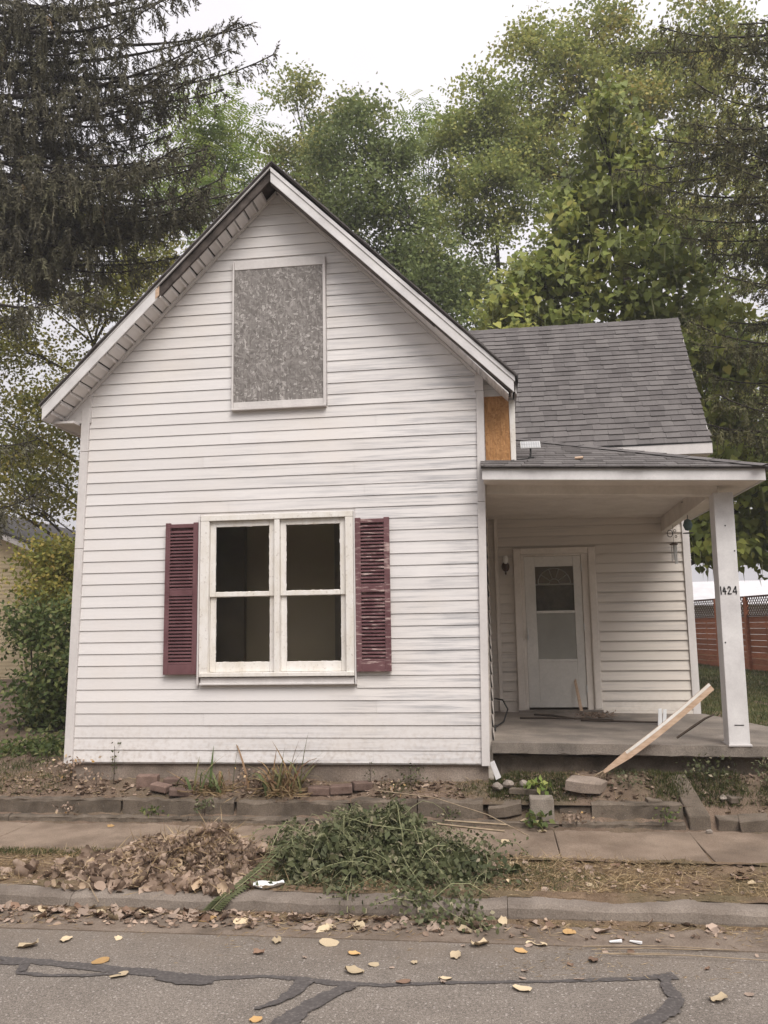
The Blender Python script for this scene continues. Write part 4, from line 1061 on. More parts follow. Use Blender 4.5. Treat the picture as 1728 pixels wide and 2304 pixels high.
# sticks and rubbish on the porch floor
for k, (pts, lab) in enumerate((([(.25, 9.7, .765), (.55, 9.6, .775), (.95, 9.55, .770), (1.25, 9.5, .765)], 'long dark twig lying across the porch floor before the door'),
                               ([(.42, 9.95, .775), (.62, 9.75, .785), (.85, 9.55, .77)], 'thin forked dark twig lying near the door threshold'),
                               ([(.9, 9.5, .76), (1.3, 9.35, .765), (1.75, 9.3, .757)], 'straight dark twig lying at the right of the porch floor'))):
    o = MB().tube(pts, [.011, .012, .010, .005][:len(pts)], 5).build('porch_stick', 'darkstick'); tag(o, lab, 'stick')
n = 260; P = np.stack([R.normal(1.12, .11, n), R.normal(9.85, .07, n), .757+.05*R.rand(n)], 1)
v, f, t = leaves(P, R.normal(size=(n, 3))*[1, 1, .4], .05, .006)
o = link('porch_debris', fast_mesh('porch_debris', v, f, t*.4), 'litter', kind='stuff'); tag(o, 'dark tangle of dry debris by the right door frame', 'debris', kind='stuff')

# concrete step remains, block and stones in front of the porch
st = thing('concrete_steps', 'broken concrete step set into the dirt below the porch', 'steps', (0, 0, 0))
rough_block(.76, 1.50, 7.43, 7.62, .15, .305, .008).build('step_tread', 'ledge', st)
m_ = MB(); m_.hexa([(1.53, 7.345, .05), (1.705, 7.345, .05), (1.70, 7.75, .05), (1.52, 7.75, .05)], [(1.53, 7.35, .222), (1.70, 7.35, .232), (1.60, 7.74, .50), (1.47, 7.74, .49)])
m_.build('side_cheek', 'ledge', st, bevel=.012)
rough_block(.50, .75, 7.46, 7.62, .15, .27, .014).build('broken_tread', 'ledge', st)
cb = MB(); cb.box(.243, .443, 7.35, 7.52, .165, .352); o = cb.build('cinder_block', 'block', bevel=.01); tag(o, 'squarish grey concrete block standing on the edging left of the steps', 'concrete block')
def stone(x, y, z, sx, sy, sz, seed, mat='rock'):
    import bmesh
    bm = bmesh.new(); bmesh.ops.create_icosphere(bm, subdivisions=2, radius=1)
    rr_ = random.Random(seed)
    kk = [V3((rr_.uniform(-1, 1), rr_.uniform(-1, 1), rr_.uniform(-1, 1))).normalized() for _ in range(9)]
    for v_ in bm.verts:
        d_ = 1.0
        for q in kk:
            h_ = v_.co.dot(q)
            if h_ > .72: d_ = min(d_, .72/h_)
        v_.co *= d_
        v_.co = V3((v_.co.x*sx, v_.co.y*sy, v_.co.z*sz))
    me = bpy.data.meshes.new('stone'); bm.to_mesh(me); bm.free()
    return link('stone', me, mat, loc=(x, y, z), rot=(0, 0, rr_.uniform(0, 3)))
ST = [(-.02, 7.62, .40, .05, .05, .04, 'small rounded stone nearest the house corner below the loose trim'),
      (.07, 7.62, .42, .06, .05, .045, 'pale stone second from the house corner under the porch edge'),
      (.20, 7.64, .42, .045, .05, .035, 'smaller brownish stone third from the house corner under the porch'),
      (1.66, 7.27, .125, .03, .03, .02, 'tiny pebble on the sidewalk at the corner of the steps'),
      (1.86, 7.56, .33, .05, .04, .03, 'pale stone in the weeds above the rubble row')]
for k, (x, y, z, a, c, e, lab) in enumerate(ST): tag(stone(x, y, z, a, c, e, 40+k), lab, 'stone')
def chunk(pts, x, y, z, th, rx_, ry_, rz_, lab, mat='ledge'):
    m_ = MB(); k = len(pts); tp = [(px+rnd.uniform(-.006, .006), py+rnd.uniform(-.006, .006), th+rnd.uniform(-.008, .008)) for px, py in pts]
    m_.add([(px, py, 0) for px, py in pts]+tp, [tuple(range(k)), tuple(range(2*k-1, k-1, -1))]+[(i, (i+1) % k, k+(i+1) % k, k+i) for i in range(k)])
    o = m_.build('concrete_chunk', mat, bevel=.006); o.location = (x, y, z); o.rotation_euler = (rx_, ry_, rz_); tag(o, lab, 'concrete chunk')
chunk([(-.15, -.07), (-.02, -.09), (.13, -.06), (.15, .04), (.02, .09), (-.12, .06)], .04, 7.48, .20, .09, .15, -.1, .1, 'flat broken concrete chunk lying left of the grey block')
chunk([(-.17, -.05), (.15, -.06), (.18, .03), (-.13, .05)], .24, 7.60, .345, .045, .1, .05, .04, 'thin flat paving piece lying in the grass behind the grey block')
chunk([(-.18, -.06), (-.05, -.10), (.12, -.08), (.19, .0), (.10, .08), (-.10, .09)], .72, 7.60, .385, .09, .22, .1, .1, 'large pale slab of rubble at the foot of the broken board', 'found')
chunk([(-.10, -.09), (.09, -.08), (.10, .09), (-.09, .10)], 1.84, 7.43, .06, .15, .1, .04, .05, 'squarish mossy concrete chunk right beside the broken steps')
chunk([(-.12, -.10), (.10, -.07), (.12, .08), (-.10, .10)], 2.06, 7.40, .06, .16, .15, -.12, -.1, 'leaning concrete chunk second to the right of the steps')
chunk([(-.11, -.09), (.10, -.09), (.12, .09), (-.09, .08)], 2.30, 7.43, .06, .15, .05, .1, .1, 'concrete chunk farthest right along the sidewalk')
chunk([(-.09, -.05), (.08, -.06), (.10, .04), (-.06, .07)], 1.95, 7.58, .30, .05, .2, .1, .6, 'small tilted concrete piece in the weeds above the chunk row')
chunk([(-.07, -.05), (.06, -.04), (.08, .05), (-.05, .05)], 1.28, 7.52, .30, .03, .1, .1, .3, 'thin broken flake lying on the concrete step')
# bricks round the flower bed
BR = [(-3.28, 7.70, .41, .10, .05, .055, .1, .0, 'upright brick against the foundation left of the flower bed'),
      (-3.11, 7.60, .37, .09, .055, .03, -.25, .12, 'flat brick lying in front of the upright brick'),
      (-2.90, 7.55, .34, .105, .05, .03, .42, .1, 'tilted brick at the left end of the flower bed rim'),
      (-3.02, 7.72, .41, .10, .05, .028, .1, 0, 'brick lying close behind the tilted brick'),
      (-1.62, 7.60, .355, .10, .05, .035, .12, .05, 'first brick right of the dry iris clump'),
      (-1.42, 7.62, .365, .10, .05, .036, .16, -.04, 'middle brick of the three right of the iris clump'),
      (-1.24, 7.68, .385, .09, .05, .035, .5, .05, 'last brick of the three nearest the foundation')]
for (x, y, z, a, c, e, rz, ry, lab) in BR:
    o = MB().box(-a, a, -c, c, -e, e).build('brick', 'brick', bevel=.008); o.location = (x, y, z); o.rotation_euler = (.06, ry, rz); tag(o, lab, 'brick', 'bricks edging the flower bed')

# ------------------------------------------------------------------ neighbour house, fence, shed added for the sky glow
nh = thing('neighbour_house', 'cream sided neighbour house with dark roof behind the left shrubs', 'house', (0, 0, 0))
NY = 22
def nz(x): return 4.76-.411*(x+13.99)
nax, naz = -16.5, nz(-16.5)
m_ = MB(); m_.prism([(-21.4, .2), (-11.9, .2), (-11.9, nz(-11.9)-.1), (nax, naz-.1), (-21.4, nz(-11.9)-.2)], 'y', NY, NY+9); m_.build('wall', 'cream', nh)
sdm = MB(); z = .5
while z < naz-.3:
    xr = -11.9 if z < nz(-11.9)-.15 else -13.99+(4.70-z)/.411
    xl = -16.5 if z < 4 else -16.5
    sdm.add([(-19, NY-.02, z), (xr, NY-.02, z), (xr-.1, NY-.004, z+.105), (-19, NY-.004, z+.105), (-19, NY, z), (xr, NY, z)], [(0, 1, 2, 3), (4, 5, 1, 0)]); z += .105
sdm.build('siding', 'cream', nh, kind='stuff')
m_ = MB(); m_.prism([(nax, naz+.06), (-11.4, nz(-11.4)+.06), (-11.4, nz(-11.4)-.02), (nax, naz-.02)], 'y', NY-.4, NY+9.3); m_.build('roof', 'roofdark', nh)
m_ = MB(); m_.prism([(nax, naz-.03), (-11.4, nz(-11.4)-.03), (-11.4, nz(-11.4)-.19), (nax, naz-.19)], 'y', NY-.38, NY-.3); m_.build('rake_board', 'trim', nh)
bx = thing('utility_box', 'grey metal utility box on a block pier beside the house corner', 'utility box', (-6.42, 12.6, 0))
MB().box(-.16, .16, -.1, .1, 1.80, 2.28).build('box_body', 'metal', bx, bevel=.01)
MB().box(-.05, .14, -.115, -.10, 1.86, 2.2).build('box_door', 'block', bx)
for k in range(7):
    MB().box(-.2+.01*(k % 2), .2, -.12, .12, .42+.197*k, .42+.197*k+.19).build('pier_block', 'block', bx, bevel=.008)

fence = thing('wooden_fence', 'red-brown horizontal board fence with lattice top along the side yard', 'fence', (0, 0, 0))
fa, fb = V3((7.9, 14.0, 0)), V3((5.45, 27, 0)); fd = (fb-fa).normalized(); fn = V3((-fd.y, fd.x, 0))
if fn.x > 0: fn = -fn
L_ = (fb-fa).length; npn = 8
def fseg(s0, s1, z0, z1, o0, o1):
    a, c = fa+fd*s0, fa+fd*s1
    q = [a+fn*o0, c+fn*o0, c+fn*o1, a+fn*o1]
    return MB().hexa([(p.x, p.y, z0) for p in q], [(p.x, p.y, z1) for p in q])
pw = L_/npn
for k in range(npn):
    for j in range(9):
        z0 = .60+.148*j
        fseg(k*pw+.02, (k+1)*pw-.02, z0, z0+.140, rnd.uniform(0, .006), .025).build('plank', 'fence', fence)
for k in range(npn+1): fseg(k*pw-.045, k*pw+.045, .4, 2.42, .012, .10).build('fence_post', 'fence', fence)
for k in range(npn): fseg((k+.5)*pw-.02, (k+.5)*pw+.02, .58, 1.94, -.02, -.001).build('batten', 'fence', fence)
lat = MB()
s = -.5
while s < L_+.5:
    for sg in (1, -1):
        a, c = fa+fd*s, fa+fd*(s+sg*.44)
        o_ = fn*(.03 if sg > 0 else .042)
        pts = [a+o_, c+o_]
        w_ = fd*.017
        lat.hexa([a-w_+o_+V3((0, 0, 1.95)), a+w_+o_+V3((0, 0, 1.95)), a+w_+o_*1.2+V3((0, 0, 1.95)), a-w_+o_*1.2+V3((0, 0, 1.95))],
                 [c-w_+o_+V3((0, 0, 2.40)), c+w_+o_+V3((0, 0, 2.40)), c+w_+o_*1.2+V3((0, 0, 2.40)), c-w_+o_*1.2+V3((0, 0, 2.40))])
    s += .115
lat.build('lattice', 'fence_dark', fence, kind='stuff')
fseg(0, L_, 2.40, 2.44, .0, .07).build('top_rail', 'fence_dark', fence); fseg(0, L_, 1.93, 1.965, .0, .07).build('mid_rail', 'fence_dark', fence)
sh = thing('sky_glow_shed', 'low white shed added for the bright sky glow over the fence lattice', 'shed', (9, 34, .6))
MB().box(-3.5, 5, 0, 5, -.2, 1.9).build('wall', 'sky_glow_white', sh)  # added shed: its pale walls and roof stand in for bright sky
MB().prism([(-.4, 1.85), (5.4, 1.85), (2.5, 2.9)], 'x', -3.9, 5.4).build('roof', 'sky_glow_white', sh)

# ------------------------------------------------------------------ trees
def bez(p0, p1, p2, n): return [p0*(1-t)**2+p1*2*t*(1-t)+p2*t*t for t in np.linspace(0, 1, n)]
def broadleaf(name, label, base, blobs, lsize, mat, tr=.2, group=None, n_per=900, sub=12, spread=.34, bark='bark', pinnate=False, droop=.2, pods=0, trunk_top=None, tintb=None, aspect=.38):
    base = V3(base); t = thing(name, label, 'tree', base, group)
    bx_ = np.array([b_[:3] for b_ in blobs]); zmin = bx_[:, 2].min()
    cen = V3((bx_[:, 0].mean(), bx_[:, 1].mean(), 0)); zt_ = trunk_top or bx_[:, 2].mean()
    wood = MB(); topp = V3((cen.x*.6+base.x*.4, cen.y, zt_)) if trunk_top is None else V3((base.x, base.y, zt_))
    tp = bez(V3((0, 0, -.3)), V3(((topp-base).x*.2, (topp-base).y*.2, (zt_-base.z)*.5)), topp-base, 9)
    tp = [p+V3((rnd.uniform(-.05, .05), rnd.uniform(-.05, .05), 0)) for p in tp]
    wood.tube(tp, [tr*(1-.75*i/8) for i in range(9)], 8)
    parts = []; podp = []
    for bi, (cx, cy, cz, rx_, ry_, rz_, k) in enumerate(blobs):
        c = V3((cx, cy, cz))-base
        # limb
        i0 = min(range(9), key=lambda i: abs(tp[i].z-(c.z-.55*math.hypot(c.x-tp[i].x, c.y-tp[i].y)))); i0 = max(i0, 2)
        st_ = tp[i0]; mid = st_.lerp(c, .5)+V3((0, 0, .15*(c-st_).length*.5))
        lp = bez(st_, mid, c, 7); r0_ = max(.018, tr*.32*(1-.6*i0/9)); wood.tube(lp, [r0_*(1-.85*i/6) for i in range(7)], 5, False)
        ns = max(5, int(sub*k*(1.0 if pods else 1.7)))
        d_ = unit(R.normal(size=(ns, 3))); rad = R.uniform(.45, 1.0, (ns, 1))
        sc = np.array(c)+d_*rad*np.array([rx_, ry_, rz_])
        for q in sc:
            q_ = V3(q); a = lp[rnd.randrange(3, 7)]
            wood.tube(bez(a, a.lerp(q_, .5)+V3((0, 0, .1)), q_, 4), [.016, .012, .008, .004], 3, False)
        nl_ = int(n_per*k*(1.45 if pods else 1.6)); idx = R.randint(0, ns, nl_)
        P = sc[idx]+R.normal(size=(nl_, 3))*np.array([spread, spread, spread*.62])*(1. if pods else .78)
        ctint = R.rand(ns)
        ti = np.clip(.55*ctint[idx]+.45*R.rand(nl_)+(tintb[bi] if tintb else 0), 0, 1)
        if pinnate:
            nf = nl_//11; Pf = P[:nf]; dirf = R.normal(size=(nf, 3)); dirf[:, 2] = dirf[:, 2]*.3-.25; dirf = unit(dirf)
            sidev = unit(np.cross(dirf, np.array([0, 0, 1.]))); LL = lsize*5.5
            for j in range(6):
                for sg in (-1, 1):
                    pj = Pf+dirf*LL*(j+.5)/6+np.array([0, 0, -1.])*(.06*LL*(j/6)**2*2)
                    A = sidev*sg*.9+dirf*.45+np.array([0, 0, -.35])
                    parts.append(leaves(pj, A, lsize*1.25, lsize*.24, N=np.tile([0, 0, 1.], (nf, 1)), tint=ti[:nf], fold=.1))
        else:
            A = R.normal(size=(nl_, 3)); A[:, 2] -= droop*2.2
            if pods:
                A = R.normal(size=(nl_, 3))*.55-np.array([0, .45, .7])
                parts.append(hearts(P, A, lsize*R.uniform(.6, 1.25, nl_), R.normal(size=(nl_, 3))*.4+np.array([0, -.5, .9]), ti)); 
            else:
              pass
            Nn = R.normal(size=(nl_, 3))*.7+np.array([0, -.3, .9])
            if not pods: parts.append(leaves(P, A, lsize*R.uniform(.7, 1.25, nl_), lsize*aspect*R.uniform(.8, 1.2, nl_), N=Nn, tint=ti, fold=.2, curve=.12 if droop > .3 else .05))
        if pods:
            for q in sc[:: max(1, int(2/pods))]:
                for _ in range(rnd.randint(2, 5)): podp.append(q+R.normal(size=3)*[.22, .22, .08])
    wood.build('trunk', bark, t, True)
    v, f, tt = merge(parts)
    link('crown', fast_mesh('crown', v, f, tt), mat, t)
    if podp:
        Pp = np.array(podp); A = R.normal(size=Pp.shape)*.12; A[:, 2] = -1
        v, f, tt = leaves(Pp, A, R.uniform(.28, .55, len(Pp)), .014, fold=0)
        link('pods', fast_mesh('pods', v, f, tt), 'pod', t, kind='stuff')
    return t

def spruce(label, base, tips, mat, tr=.28, h=15., seed=1, dens=1., hang=.55, group=None):
    rg = np.random.RandomState(seed); base = V3(base); t = thing('spruce_tree', label, 'tree', base, group)
    wood = MB(); wood.tube([(0, 0, -.3), (.03, 0, h*.3), (0, .05, h*.65), (0, 0, h)], [tr, tr*.8, tr*.5, .04], 9)
    SP, SA, SL_, ST_ = [], [], [], []        # hanging strands: start, direction, length
    for (tx, ty, tz) in tips:
        tip = V3((tx, ty, tz))-base; ln = math.hypot(tip.x, tip.y)
        z0 = tip.z+rg.uniform(-.25, .55)*ln*.45; st_ = V3((0, 0, z0))
        ctrl = st_.lerp(tip, .6)+V3((rg.uniform(-.2, .2), rg.uniform(-.2, .2), -.16*ln+rg.uniform(-.3, .2)))
        path = bez(st_, ctrl, tip, 14)
        wood.tube(path, [max(.012, .040*(ln/3.5)*(1-i/13.)) for i in range(14)], 5, False)
        pa = np.array(path); nb = int(ln*8.5*dens); ct = rg.rand()
        for k in range(nb):
            u = .08+.92*(k+rg.rand())/nb; i = min(int(u*13), 12); fr_ = u*13-i
            p = pa[i]*(1-fr_)+pa[i+1]*fr_; d = pa[i+1]-pa[i]; d = d/np.linalg.norm(d)
            sd_ = np.cross(d, [0, 0, 1.]); sd_ /= np.linalg.norm(sd_); sg = 1 if rg.rand() < .5 else -1
            bl = (.85*(1-u)+.16)*rg.uniform(.4, 1.1)*min(1., ln/2.5)
            dirb = sd_*sg*rg.uniform(.5, 1)+d*rg.uniform(.3, .8)+np.array([0, 0, rg.uniform(-.3, .1)]); dirb /= np.linalg.norm(dirb)
            q = p+dirb*bl+np.array([0, 0, -.22*bl])
            wood.tube([V3(p), V3(p+dirb*bl*.55), V3(q)], [.010, .007, .004], 3, False)
            m = max(2, int(bl*11))
            for s_ in rg.uniform(.05, 1, m):
                SP.append(p+(q-p)*s_+rg.normal(size=3)*.02); SA.append(np.array([0, 0, -1.])+rg.normal(size=3)*.17+dirb*.18)
                SL_.append(hang*rg.uniform(.3, 1.)*(.45+.75*(1-u))); ST_.append(.5*ct+.5*rg.rand())
            SP.append(q-dirb*.08); SA.append(dirb+np.array([0, 0, -.3])); SL_.append(.2); ST_.append(.7)
        for k in range(7):
            i = 10+rg.randint(0, 4); SP.append(pa[i]-(pa[i]-pa[i-1])*rg.rand()); d = pa[i]-pa[i-1]; SA.append(d/np.linalg.norm(d)+rg.normal(size=3)*.45+[0, 0, -.15]); SL_.append(.24); ST_.append(.6)
    P, A, L, ti = np.array(SP), unit(np.array(SA)), np.array(SL_), np.array(ST_)
    ti = np.clip(ti*.85+.25*(rg.rand(len(P)) > .94), 0, 1)
    out = [leaves(P, A, L, .011, tint=ti, fold=.3)]
    side = unit(np.cross(A, rg.normal(size=A.shape)))
    for s_ in np.linspace(.06, .94, 9):         # needle sprays in herringbone along each strand
        for sg in (1, -1):
            A2 = unit(A*1.0+side*sg*.85+rg.normal(size=A.shape)*.28)
            keep = rg.rand(len(P)) < np.clip(L*2.2, .35, 1)
            out.append(leaves((P+A*(L*s_)[:, None])[keep], A2[keep], (.05+.06*(1-s_))*rg.uniform(.7, 1.2, keep.sum()), .0125, tint=ti[keep], fold=.3))
    v, f, tt = merge(out)
    wood.build('trunk', 'bark_dark', t, True); link('crown', fast_mesh('crown', v, f, tt), mat, t)
    return t

# left spruce
sl_tips = []
spec = [(-3.76, 12.43), (-3.45, 11.65), (-4.2, 11.2), (-4.69, 10.95), (-4.92, 10.25), (-5.0, 9.9), (-4.06, 9.25), (-4.5, 8.8), (-4.35, 9.6), (-5.3, 8.3), (-5.6, 7.9), (-6.1, 7.3), (-6.3, 9.2), (-5.4, 11.6), (-5.6, 10.6), (-5.9, 9.7), (-6.3, 8.6), (-6.2, 12.2), (-5.0, 12.9), (-4.4, 13.3), (-7.2, 10.6), (-7.0, 11.7), (-7.4, 9.0), (-6.9, 13.2), (-4.1, 9.35), (-4.3, 9.05), (-4.7, 9.3), (-4.9, 8.8), (-5.2, 9.1), (-5.0, 10.9), (-4.3, 12.2)]
for x, z in spec:
    for k in range(2 if x > -5.3 else 1): sl_tips.append((x+rnd.uniform(-.15, .15)-(.5*k), 12.5+rnd.uniform(-.9, .9), z+rnd.uniform(-.25, .25)))
for x, z in ((-7.5, 5.0), (-7.9, 7.2), (-7.2, 4.0)): sl_tips.append((x, 12.4+rnd.uniform(-.6, .6), z))
for k in range(16):
    a = rnd.uniform(0, 6.28); z = rnd.uniform(8.4, 15); l = 4.2-.14*z+rnd.uniform(-.5, .5)
    sl_tips.append((-9.0+l*math.cos(a), 12.6+l*math.sin(a), z-.25*l))
spruce('tall dark drooping spruce rising behind the left side of the house', (-9.0, 12.6, .4), sl_tips, 'spruce', .30, 18, 3, .80, .58, 'spruces flanking the house')
# right spruce
sr_tips = []
spec = [(2.93, 12.4), (2.55, 10.1), (3.6, 11.0), (3.3, 9.9), (3.45, 8.3), (4.0, 7.4), (3.28, 5.25), (3.35, 6.6), (3.0, 8.75), (3.9, 9.2), (4.2, 10.3), (4.1, 12.0), (3.8, 6.1), (4.4, 8.0), (4.3, 5.6), (4.6, 11.3), (2.9, 9.5), (4.2, 6.9)]
for x, z in spec:
    for k in range(2): sr_tips.append((x+rnd.uniform(-.1, .3)+.35*k, 14+rnd.uniform(-.8, .8), z+rnd.uniform(-.15, .15)))
for k in range(18):
    a = rnd.uniform(0, 6.28); z = rnd.uniform(5, 14); l = 3.0-.08*z+rnd.uniform(-.4, .3)
    sr_tips.append((6.6+l*math.cos(a), 14.2+l*math.sin(a), z-.25*l))
spruce('olive green spruce reaching in from the right over the rear roof', (6.7, 14.2, .5), sr_tips, 'spruce_green', .3, 17, 5, .9, .5, 'spruces flanking the house')

# catalpa behind the rear wing: tiers of big drooping leaves
cat = []
for (x, z, rx_, rz_) in ((2.6, 12.2, .45, .5), (2.35, 11.3, .55, .55), (3.1, 11.5, .6, .5), (2.0, 10.7, .6, .5), (2.9, 10.4, .7, .5), (1.75, 9.9, .7, .45), (3.4, 10.2, .6, .5),
                         (1.4, 9.3, .75, .45), (2.4, 9.3, .8, .5), (3.3, 9.0, .8, .5), (.95, 8.75, .7, .45), (1.9, 8.5, .8, .45), (3.0, 8.2, .8, .5), (4.0, 8.9, .7, .5),
                         (.55, 8.1, .6, .4), (1.3, 7.75, .8, .45), (2.1, 7.4, .7, .4), (3.7, 7.8, .7, .45), (4.5, 7.7, .7, .45), (.5, 7.3, .6, .35), (1.2, 6.9, .8, .35), (4.1, 6.9, .7, .45), (4.8, 6.6, .7, .45),
                         (4.6, 5.7, .7, .5), (5.2, 5.3, .7, .5), (4.5, 4.7, .7, .5), (5.1, 4.2, .7, .5), (4.2, 3.9, .6, .5), (4.9, 3.3, .8, .45), (3.9, 3.3, .6, .4), (5.6, 3.6, .8, .5), (4.1, 6.0, .5, .4)):
    cat.append((x, 16.5+rnd.uniform(-.8, .8), z, rx_, .8, rz_, 1.0))
broadleaf('catalpa_tree', 'catalpa with big heart-shaped leaves and hanging pods behind the rear roof', (2.9, 17.2, .5), cat, .165, 'leaf_catalpa', .24, n_per=330, sub=15, spread=.22, bark='bark_dark', droop=.75, pods=1, trunk_top=9, aspect=.44)

def blobs(seedpts, Y, jit=1.2, k=1.0):
    return [(x, Y+rnd.uniform(-jit, jit), z, r_, r_, r_*.75, k*(r_/1.5)**2) for x, z, r_ in seedpts]
# tall maple at the upper right
mp = blobs([(1.7, 20.3, 1.2), (1.3, 19.0, 1.0), (1.5, 17.6, 1.0), (2.6, 19.3, 1.3), (2.4, 17.8, 1.1), (3.9, 20.2, 1.4), (3.6, 18.4, 1.3), (5.2, 19.4, 1.4), (4.9, 17.6, 1.3), (6.6, 20, 1.4), (6.4, 18, 1.4), (7.8, 19, 1.4),
            (2.6, 16.3, 1.1), (1.6, 15.8, .9), (3.6, 16.4, 1.1), (4.4, 15.6, 1.2), (5.9, 15.8, 1.3), (7.4, 16.5, 1.4), (3.1, 14.6, 1.0), (6.8, 14.0, 1.3), (8.2, 14.5, 1.3), (5.6, 13.2, 1.2), (7.6, 12.2, 1.3), (6.3, 11.2, 1.2), (8.2, 10.2, 1.3)], 25)
broadleaf('maple_tree', 'tall airy maple turning yellow at the upper right', (4.6, 26, .5), mp, 0.132, 'leaf_maple', .3, n_per=2000, sub=16, spread=.36, trunk_top=17, group='trees behind the house')
mp = blobs([(-.6, 17.9, .9), (.2, 18.0, .9), (-.2, 16.9, 1.0), (.9, 16.6, 1.0), (.6, 15.6, 1.0), (1.3, 14.6, 1.0), (-.5, 15.2, .9), (.3, 13.6, 1.1), (1.6, 13.0, 1.0), (-.4, 12.4, 1.0), (.8, 11.6, 1.1), (2.0, 11.2, .9), (1.4, 10.0, 1.1), (.2, 9.8, 1.0), (.2, 17.2, .9), (1.5, 16.0, .9), (-.9, 16.3, .9), (.2, 14.8, 1.0), (-1.0, 13.9, .9), (1.9, 12.2, .9)], 24)
broadleaf('ash_tree', 'loose grey-green tree with pale gaps left of the tall maple', (.5, 25, .5), mp, 0.121, 'leaf_maple', .2, n_per=2200, sub=15, spread=.34, trunk_top=14, group='trees behind the house', tintb=[-.12]*20)
mp = blobs([(-1.9, 18.4, .8), (-2.4, 17.3, .9), (-1.5, 17.1, .8), (-1.9, 15.9, .9), (-.9, 15.9, .8), (-1.2, 14.6, .9), (-2.2, 14.2, .9)], 25)
broadleaf('walnut_tree', 'narrow fresh-green tree with feathery leaves on the skyline centre', (-1.7, 26, .5), mp, .11, 'leaf_fresh', .16, n_per=1700, sub=16, spread=.34, trunk_top=15, group='trees behind the house', pinnate=True)
mp = blobs([(-3.30, 16.01, 1.00), (-2.66, 14.82, 1.10), (-3.94, 14.91, 1.20), (-3.21, 13.63, 1.30), (-2.11, 13.35, 1.10), (-4.22, 13.54, 1.10), (-2.38, 12.07, 1.30), (-3.48, 12.07, 1.20), (-1.38, 11.89, 1.10), (-1.65, 10.60, 1.20), (-0.83, 11.15, 1.00), (-2.57, 10.51, 1.10), (-0.73, 9.69, 1.20), (-1.74, 9.14, 1.20), (0.00, 9.32, 1.00), (-0.55, 8.13, 1.20), (0.46, 7.85, 1.10), (-1.38, 7.85, 1.00)], 22)
broadleaf('oak_tree', 'dark dense tree rising right behind the gable peak', (-1.6, 23, .5), mp, 0.121, 'leaf_dark', .24, n_per=2100, sub=17, spread=.36, trunk_top=13, group='trees behind the house')
mp = blobs([(-5.8, 18.9, .9), (-5.2, 18.0, 1.1), (-6.3, 17.6, 1.1), (-5.0, 16.7, 1.2), (-6.2, 16.2, 1.2), (-4.2, 18.2, .8), (-5.3, 15.2, 1.2), (-6.6, 14.8, 1.2), (-4.6, 14.0, 1.1), (-6.0, 13.6, 1.1)], 25)
broadleaf('elm_tree', 'olive tree with reddish tips on the skyline left of the gable peak', (-5.4, 26, .5), mp, 0.121, 'leaf_mid', .24, n_per=2000, sub=16, spread=.36, trunk_top=15, group='trees behind the house')
mp = blobs([(-8.6, 17.6, 1.1), (-7.6, 18.2, .9), (-9.4, 16.6, 1.2), (-8.0, 16.4, 1.2), (-7.0, 15.6, 1.0), (-9.2, 15.0, 1.2), (-7.9, 14.6, 1.2), (-6.8, 13.8, 1.1), (-8.8, 13.2, 1.2), (-7.4, 12.6, 1.1), (-6.2, 12.4, 1.0), (-5.4, 12.8, .9)], 23)
broadleaf('ailanthus_tree', 'bright green tree with long feathery leaves beside the left spruce', (-8, 24, .5), mp, .13, 'leaf_fresh', .22, n_per=1900, sub=18, spread=.40, trunk_top=14, group='trees behind the house', pinnate=True)
mp = blobs([(-10.6, 11.6, 1.2), (-9.2, 11.2, 1.2), (-8.0, 11.0, 1.1), (-11.6, 10.4, 1.2), (-10.0, 9.9, 1.2), (-8.6, 9.8, 1.1), (-7.4, 9.6, 1.0), (-11.2, 8.6, 1.1), (-9.6, 8.5, 1.1), (-8.4, 8.2, 1.0), (-10.8, 7.0, 1.1), (-9.5, 6.8, 1.1), (-8.6, 6.8, .9), (-11.6, 5.8, 1.0), (-10.2, 5.6, 1.0), (-9.2, 5.4, .9), (-12.2, 7.2, 1.0), (-11.4, 6.6, 1.1), (-10.6, 4.8, 1.0), (-11.8, 8.9, 1.1), (-12.4, 5.4, 1.0)], 18.5)
broadleaf('locust_tree', 'yellowing small-leaved tree behind the left eave of the house', (-9.8, 19, .5), mp, 0.098, 'leaf_yellow', .2, n_per=2000, sub=16, spread=.36, trunk_top=9, group='trees behind the house')
mp = blobs([(-8.4, 4.9, .7), (-9.2, 4.7, .6), (-7.8, 4.9, .7), (-7.9, 4.1, .6), (-10.3, 4.9, .6)], 17)
broadleaf('young_tree', 'low yellow-green sapling in front of the neighbour roof', (-8.6, 17.3, .4), mp, .11, 'leaf_yellow', .07, n_per=900, sub=14, spread=.26, trunk_top=3.5)
mp = blobs([(5.4, 9.6, 1.1), (6.2, 8.0, 1.2), (6.9, 9.8, 1.3), (7.6, 7.6, 1.3), (6.4, 6.0, 1.2), (8.0, 5.6, 1.3), (6.9, 4.4, 1.1), (9, 8.6, 1.4)], 23)
broadleaf('far_right_tree', 'dull green tree behind the right spruce and catalpa', (9.8, 24, .5), mp, 0.127, 'leaf_mid', .22, n_per=1700, sub=15, spread=.36, trunk_top=7, group='trees behind the house')

